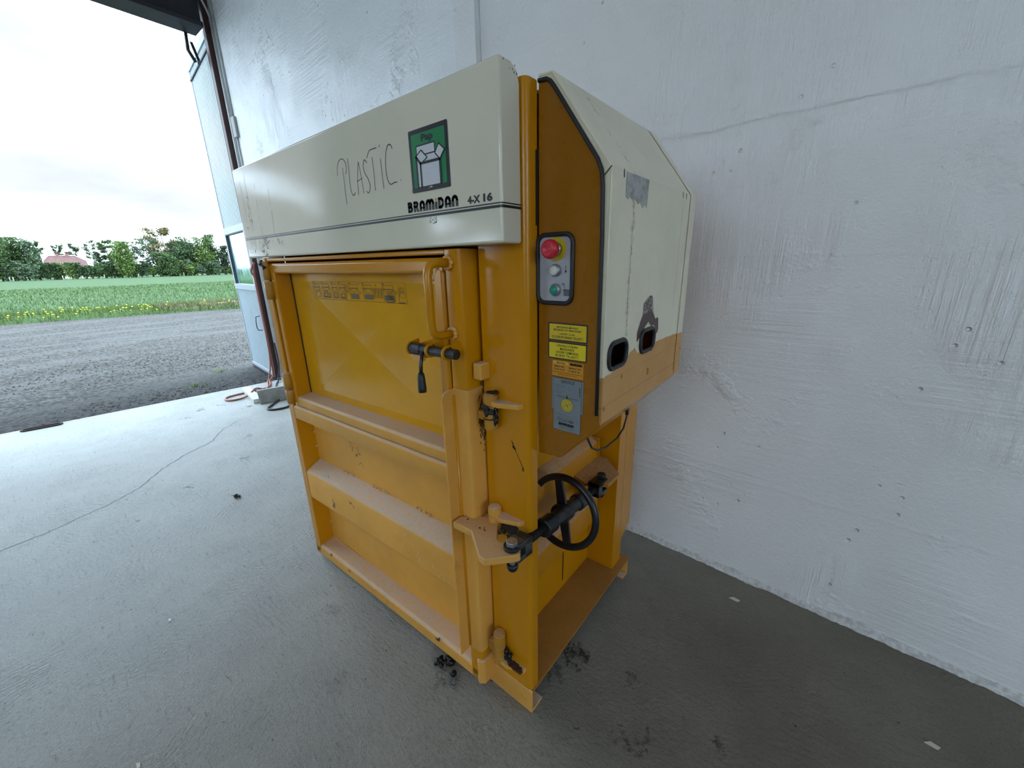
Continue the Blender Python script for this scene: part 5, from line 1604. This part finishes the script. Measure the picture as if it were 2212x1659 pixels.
# dandelions, each a flower of its own
M['dandelion'] = simple('dandelion_yellow', srgb(236, 214, 40), .6)
M['stem'] = simple('stem_green', srgb(110, 140, 60), .7)
fmb = MB()
fmb.lathe([(.010, 0), (.024, .003), (.028, .009), (.021, .016), (.005, .019)], (0, 0, .21), (0, 0, 1), 12)
smb = MB(); smb.tube([(0.02, .01, -.05), (0.008, 0, .1), (0, 0, .212)], .005, 5)
dl0 = thing('dandelion', 'yellow dandelion flower in the grass verge along the gravel', 'flower', (0, 0, 0), 'dandelions on the verge')
f0 = fmb.build('flower_head', M['dandelion'], dl0); s0 = smb.build('stem', M['stem'], dl0)
spots = []
for yc_, n_, sd in ((-.75, 7, .25), (-.2, 12, .3), (.35, 9, .25), (1.0, 9, .3), (1.7, 12, .35), (2.5, 8, .3), (3.2, 3, .4), (4.3, 7, .4), (5.0, 5, .3), (-1.8, 6, .4), (5.9, 4, .4), (6.6, 3, .3)):
    for _ in range(n_): spots.append((yc_ + random.gauss(0, sd), random.uniform(.08, 1.0)))
for i, (y, d) in enumerate(spots):
    if i == 0: r_ = dl0
    else:
        r_ = dl0.copy(); col.objects.link(r_)
        for c_ in (f0, s0):
            q = c_.copy(); q.parent = r_; col.objects.link(q)
    r_.location = (VX(y) - d, y, float(np.interp(d, ds, zs)) + random.uniform(-.06, .03))
    r_.rotation_euler = (random.gauss(0, .2), random.gauss(0, .2) + .15, random.uniform(0, 6.28))

# trees and hedge at the far edge of the field
def leafmat(name, c):
    t = NT(name)
    f = t.step(t.noise(.7, 4, .6, t.pos()), .3, .7)
    oi = t.n('ShaderNodeObjectInfo')
    base = t.mix(f, tuple(x * .72 for x in c), tuple(min(1, x * 1.25) for x in c))
    return t.set(base, .75, spec=.2)


LM = {'mid': leafmat('leaves_mid_green', srgb(71, 90, 53)), 'fresh': leafmat('leaves_fresh_green', srgb(84, 104, 51)), 'dark': leafmat('leaves_dark_green', srgb(61, 79, 50)),
      'olive': leafmat('leaves_olive', srgb(107, 99, 61)), 'blue': leafmat('leaves_blue_green', srgb(79, 96, 71)), 'pine': leafmat('needles_dark', srgb(48, 61, 44))}
M['bark'] = simple('grey_brown_bark', srgb(92, 88, 78), .9, 0, .2, 3)


def tree(name, label, cat, x, y, h, w, leaf, density, base=.12, airy=.5, seed=0, bare=False, group=None, cone=False, size=.24):
    R = random.Random(seed * 7 + 3); G = np.random.default_rng(seed + 100)
    t = thing(name, label, cat, (x, y, -.22), group)
    mb = MB()
    tips = []
    if h > 3.2:
        lean = R.uniform(-.04, .04)
        mb.tube([(x, y, -.3), (x, y + lean * h * .4, h * .4), (x, y + lean * h, h * .93)], [h * .020, h * .013, h * .003], 6)
        nb_ = 13 if not bare else 22
        for i in range(nb_):
            f = base + (0.92 - base) * (i + R.random()) / nb_
            a = R.uniform(0, 6.28)
            reach = w * (.5 + .5 * math.sin(math.pi * min(1, (1 - f) * 1.35 + .12))) * R.uniform(.6, 1.0) * (1.15 - f if cone else 1)
            z0_ = f * h; up = reach * R.uniform(.25, .9) * (0.2 if cone else 1)
            p0 = (x, y + lean * z0_, z0_); p2 = (x + math.cos(a) * reach, y + lean * z0_ + math.sin(a) * reach, min(z0_ + up, h))
            p1 = ((p0[0] + p2[0]) / 2, (p0[1] + p2[1]) / 2, (p0[2] + p2[2]) / 2 - up * .12)
            mb.tube([p0, p1, p2], [h * .007, h * .0045, h * .0015], 4)
            tips += [p1, p2, tuple((np.array(p1) + np.array(p2)) / 2)]
            if bare or airy > .6:
                for k in range(5):
                    b_ = R.uniform(0, 6.28); l_ = R.uniform(.3, .9) * w * .5; q = np.array(p1) + (np.array(p2) - np.array(p1)) * R.random()
                    e_ = q + np.array([math.cos(b_) * l_ * .6, math.sin(b_) * l_ * .6, l_ * .8])
                    mb.tube([tuple(q), tuple(e_)], [h * .0025, h * .001], 3); tips.append(tuple(e_))
        tips.append((x, y + lean * h, h * .95))
    else:
        for i in range(6):
            a = R.uniform(0, 6.28); r_ = w * R.uniform(.2, .7)
            mb.tube([(x + .1 * math.cos(a), y + .1 * math.sin(a), -.3), (x + r_ * math.cos(a), y + r_ * math.sin(a), h * R.uniform(.6, .9))], [.05, .015], 4)
            tips.append((x + r_ * math.cos(a), y + r_ * math.sin(a), h * R.uniform(.3, .85)))
    mb.build('trunk' if h > 3.2 else 'stems', M['bark'], t)
    if density:
        T = np.array(tips); n_ = density
        c = T[G.integers(0, len(T), n_)] + G.normal(0, 1, (n_, 3)) * np.array([w * .20, w * .20, w * .15 if not cone else w * .10]) * (1.0 if airy < .5 else .62)
        if not bare and airy < .5:   # a full crown down to the hem
            m_ = int(n_ * .45); u = G.normal(0, 1, (m_, 3)); u /= np.linalg.norm(u, axis=1)[:, None]; u *= G.random((m_, 1)) ** .45
            cz = (1 + base) / 2 * h
            e_ = np.stack([x + u[:, 0] * w * .8, y + u[:, 1] * w * .8, cz + u[:, 2] * h * (1 - base) / 2 * .95], 1)
            if cone: e_[:, :2] = np.array([x, y]) + (e_[:, :2] - np.array([x, y])) * np.clip((h - e_[:, 2:3]) / h * 1.5, .08, 1)
            c[:m_] = e_
        c[:, 2] = np.clip(c[:, 2], -.2, h)
        u = G.normal(0, 1, (n_, 3)); v = G.normal(0, 1, (n_, 3))
        u /= np.linalg.norm(u, axis=1)[:, None]; v -= u * (u * v).sum(1)[:, None]; v /= np.linalg.norm(v, axis=1)[:, None]
        s_ = size * G.uniform(.6, 1.3, (n_, 1))
        V = np.stack([c - u * s_, c + v * s_ * .62, c + u * s_, c - v * s_ * .62], 1).reshape(-1, 3) - np.array([x, y, -.22])
        F = np.arange(n_ * 4).reshape(-1, 4)
        o = tri_soup('foliage', V, F, [LM[leaf]]); o.parent = t; tag(o, kind='stuff')
    return t


G1 = 'trees along the far edge of the field'
FX = -149.0
TR = [  # y, height, half-width, leaf, density, airy, base, label
    (-6.5, 9.4, 2.2, 'mid', 1500, .3, .1, 'leafy green tree left of the house, first from the left end of the far row'),
    (-3.2, 9.0, 2.2, 'dark', 1500, .3, .1, 'leafy green tree left of the house, second from the left end of the far row'),
    (-0.6, 9.2, 2.4, 'mid', 1500, .3, .1, 'leafy green tree left of the house, third from the left end of the far row'),
    (1.2, 9.4, 2.0, 'blue', 1300, .4, .12, 'leafy green tree left of the house, fourth from the left end of the far row'),
    (3.3, 9.3, 1.9, 'mid', 1100, .4, .15, 'leafy green tree left of the house, fifth from the left end of the far row'),
    (4.9, 8.4, 1.2, 'blue', 800, .45, .15, 'leafy green tree left of the house, sixth from the left end of the far row'),
    (18.0, 9.4, 1.7, 'mid', 700, .55, .15, 'loose green tree right of the red-roofed house'),
    (16.2, 7.6, 1.3, 'dark', 500, .5, .15, 'slim dark green tree close to the right end of the house'),
    (19.7, 8.3, 2.2, 'fresh', 1500, .2, .02, 'bright green pyramid-shaped tree right of the house'),
    (22.2, 8.9, 2.3, 'blue', 520, .75, .25, 'airy thin-leaved tree with sky showing through its crown'),
    (25.3, 9.6, 2.4, 'blue', 480, .75, .28, 'airy half-leafed tree beside the tall brownish tree'),
    (30.3, 12.8, 3.5, 'olive', 1700, .55, .18, 'tallest tree, brownish-olive crown with bare twigs'),
    (27.6, 8.6, 2.1, 'olive', 900, .4, .1, 'olive-brown tree at the left foot of the tallest tree'),
    (28.8, 6.0, 2.3, 'mid', 1500, .2, .0, 'low dark green tree under the tallest tree'),
    (33.0, 8.6, 2.8, 'dark', 1900, .2, .0, 'broad dense green tree in the middle of the grove'),
    (34.6, 10.4, 2.1, 'mid', 1100, .4, .1, 'tall leafy tree right of the brownish tree'),
    (37.2, 10.2, 2.1, 'fresh', 1200, .4, .1, 'fresh green tree in the right half of the grove'),
    (36.0, 7.2, 1.8, 'olive', 700, .4, .1, 'small olive-tinged tree in the front of the grove'),
    (39.7, 11.4, 2.0, 'dark', 1300, .45, .1, 'tall dark green tree at the right end of the grove'),
    (41.8, 8.2, 1.6, 'pine', 900, .4, .05, 'dark conifer-like tree right of the tall dark tree'),
    (38.4, 6.2, 2.3, 'fresh', 1500, .2, .0, 'bushy bright green tree at the right front of the grove'),
    (43.9, 8.4, 1.6, 'pine', 0, .9, .2, 'bare grey tree next to the gate leaf'),
    (46.2, 8.0, 1.7, 'pine', 0, .9, .2, 'bare grey tree behind the gate leaf'),
    (50.0, 8.6, 2.4, 'mid', 1200, .3, .1, 'leafy tree seen through the gate leaf window'),
]
for i, (y, h, w, lf, dn_, ai, ba, lab) in enumerate(TR):
    tree('bare_tree' if dn_ == 0 else 'field_tree', lab, 'tree', FX + (i * 37 % 11) * .7 - (0 if ba < .05 else 4), y * (1.02 if ba >= .05 else 1), h, w * (1.22 if dn_ else 1), lf, int(dn_ * 2.6), ba * .6, ai, i, dn_ == 0, G1, lf == 'fresh' and i == 9)
for i, (y, h, w, lf, lab) in enumerate([(7.0, 9.6, 1.5, 'dark', 'tall loose-crowned tree behind the left gable of the red-roofed house'), (10.6, 8.6, 1.5, 'dark', 'dark tree rising behind the left chimney of the house'), (12.9, 8.9, 1.6, 'dark', 'dark tree rising behind the right chimney of the house'), (16.6, 9.6, 1.6, 'blue', 'pale tree behind the right end of the house roof')]):
    tree('field_tree', lab, 'tree', -190, y * 1.18, h * 1.16, w * 1.2, lf, 1000, .3, .5, 60 + i, False, 'trees behind the house')
G2 = 'shrubs of the hedge along the field'
sh = [(-7 + i * 1.2 + random.uniform(-.3, .3)) for i in range(46)]
for i, y in enumerate(sh):
    hh = random.uniform(2.9, 3.7) if 6 < y < 16 else random.uniform(2.6, 4.4)
    if 42 < y: hh *= .55
    tree('hedge_shrub', 'green hedge shrub in the row at the foot of the far trees', 'shrub', FX + 3.5 + random.uniform(-1, 1), y, hh if hh != 3.2 else 3.1, random.uniform(1.2, 1.6), random.choice(['mid', 'dark', 'mid', 'blue', 'fresh']), 1100, 0, .2, 200 + i, False, G2, size=.22)
tree('round_bush', 'bright yellow-green round bush in front of the grove', 'bush', FX + 6, 33.0, 3.0, 1.35, 'fresh', 900, 0, .2, 301, size=.24)
tree('round_bush', 'pale blue-green bush at the right foot of the grove', 'bush', FX + 6, 39.6, 3.9, 1.3, 'blue', 900, 0, .2, 302, size=.24)
# fence stakes at the field edge
for i, y in enumerate((.3, .8, 8.2, 9.0, 15.2, 21.6, 31.0)):
    q = MB(); q.tube([(FX + 8, y, -.3), (FX + 8 + .02, y + .02, .75)], .06, 6)
    tag(q.build('fence_stake', simple('grey_stake', srgb(170, 172, 160), .8)), 'thin pale fence stake at the far field edge, ' + ('first', 'second', 'third', 'fourth', 'fifth', 'sixth', 'seventh')[i] + ' from the left', 'stake', 'fence stakes at the field edge')

# house with half-hipped red roof
hx_, hy0, hy1 = -175.0, 7.75, 16.5
HS = thing('farmhouse', 'house with a weathered red tiled half-hip roof behind the hedge', 'house', (hx_, 12.1, 0))
M['render'] = simple('pale_house_wall', srgb(206, 200, 188), .8)
q = MB(); q.box(hx_ - 8.6, hx_ - .2, hy0 + .45, hy1 - .45, -.5, 3.0); q.prism([(hx_ - 8.0, hy0 + .5, 3.0), (hx_ - .8, hy0 + .5, 3.0), (hx_ - 3.2, hy0 + .5, 4.9), (hx_ - 5.6, hy0 + .5, 4.9)], (0, hy1 - hy0 - 1.0, 0)); q.build('wall', M['render'], HS)
t = NT('weathered_red_tiles'); p = t.pos()
c = t.mix(t.step(t.noise(1.0, 5, .7, t.mapped(p, (1, 3.5, .5))), .3, .7), srgb(82, 56, 53), srgb(103, 71, 65))
tl = t.step(t.math('FRACT', t.math('MULTIPLY', t.sep(p)[2], 4.5)), .0, .25, .75, 0.0)
M['roof'] = t.set(t.mix(t.math('MULTIPLY', tl, .5), c, srgb(80, 52, 48)), .85)
zr, ze, zm = 6.05, 2.75, 4.55
xm = hx_ - 4.4
def slope(z, side): return xm + side * (zr - z) * 1.32
q = MB()
for side in (1, -1):
    q.prism([(slope(ze, side), hy0, ze), (slope(ze, side), hy1, ze), (slope(zm, side), hy1 - .05, zm), (slope(zr, side), hy1 - 2.0, zr), (slope(zr, side), hy0 + 1.55, zr), (slope(zm, side), hy0 + .05, zm)], (0, 0, .12))
for (ya, yb) in ((hy0 + .05, hy0 + 1.55), (hy1 - .05, hy1 - 2.0)):
    q.prism([(slope(zm, 1), ya, zm), (slope(zm, -1), ya, zm), (xm, yb, zr)], (0, 0, .12))
q.build('roof', M['roof'], HS)
q = MB()
for pts_ in ([(slope(ze, 1) + .05, hy0 - .05, ze + .1), (slope(zm, 1) + .05, hy0, zm + .12), (xm + .05, hy0 + 1.5, zr + .14), (xm + .05, hy1 - 1.95, zr + .14), (slope(zm, 1) + .05, hy1, zm + .12), (slope(ze, 1) + .05, hy1 + .05, ze + .1)],):
    q.tube(pts_, .11, 6)
q.build('barge_board', simple('pale_blue_grey_trim', srgb(186, 198, 208), .6), HS)
M['brick_red'] = simple('red_brick', srgb(140, 84, 76), .85, 0, .15, 3)
for (yc_, w_) in ((11.05, .55), (12.95, .75)):
    q = MB(); q.box(xm - .35, xm + .35, yc_ - w_ / 2, yc_ + w_ / 2, 5.9, 6.75); q.build('chimney', M['brick_red'], HS, bevel=.02)
q = MB(); q.box(slope(5.75, 1) - .1, slope(5.75, 1) + .08, 12.0, 12.5, 5.72, 5.9); q.build('roof_hatch', M['dark_frame'], HS)
xd = slope(3.2, 1)
q = MB(); q.box(xd - 2.2, xd + .15, 11.9, 13.5, 2.9, 3.72); q.prism([(xd - 2.4, 11.75, 3.72), (xd + .3, 11.75, 3.66), (xd + .3, 11.75, 3.80), (xd - 2.4, 11.75, 4.0)], (0, 1.9, 0)); 
DM = q.build('dormer', simple('white_dormer', srgb(205, 214, 222), .6), HS)
for k in range(3):
    q = MB(); q.box(xd + .15, xd + .17, 12.02 + k * .48, 12.42 + k * .48, 3.0, 3.6); q.build('pane', simple('dark_glass', (.05, .07, .09), .1), DM)

for o in list(bpy.data.objects):
    if o.type == 'MESH' and o.parent is not None and o.name.split('.')[0] in ('scuff', 'weld', 'paint_splash', 'worn_print', 'bare_scratch', 'grease', 'grease_patch', 'dirt', 'dirt_smear', 'paint_chip', 'paint_lump', 'rust_streak', 'plate_print', 'post_scratch', 'instruction_strip'):
        o['kind'] = 'stuff'
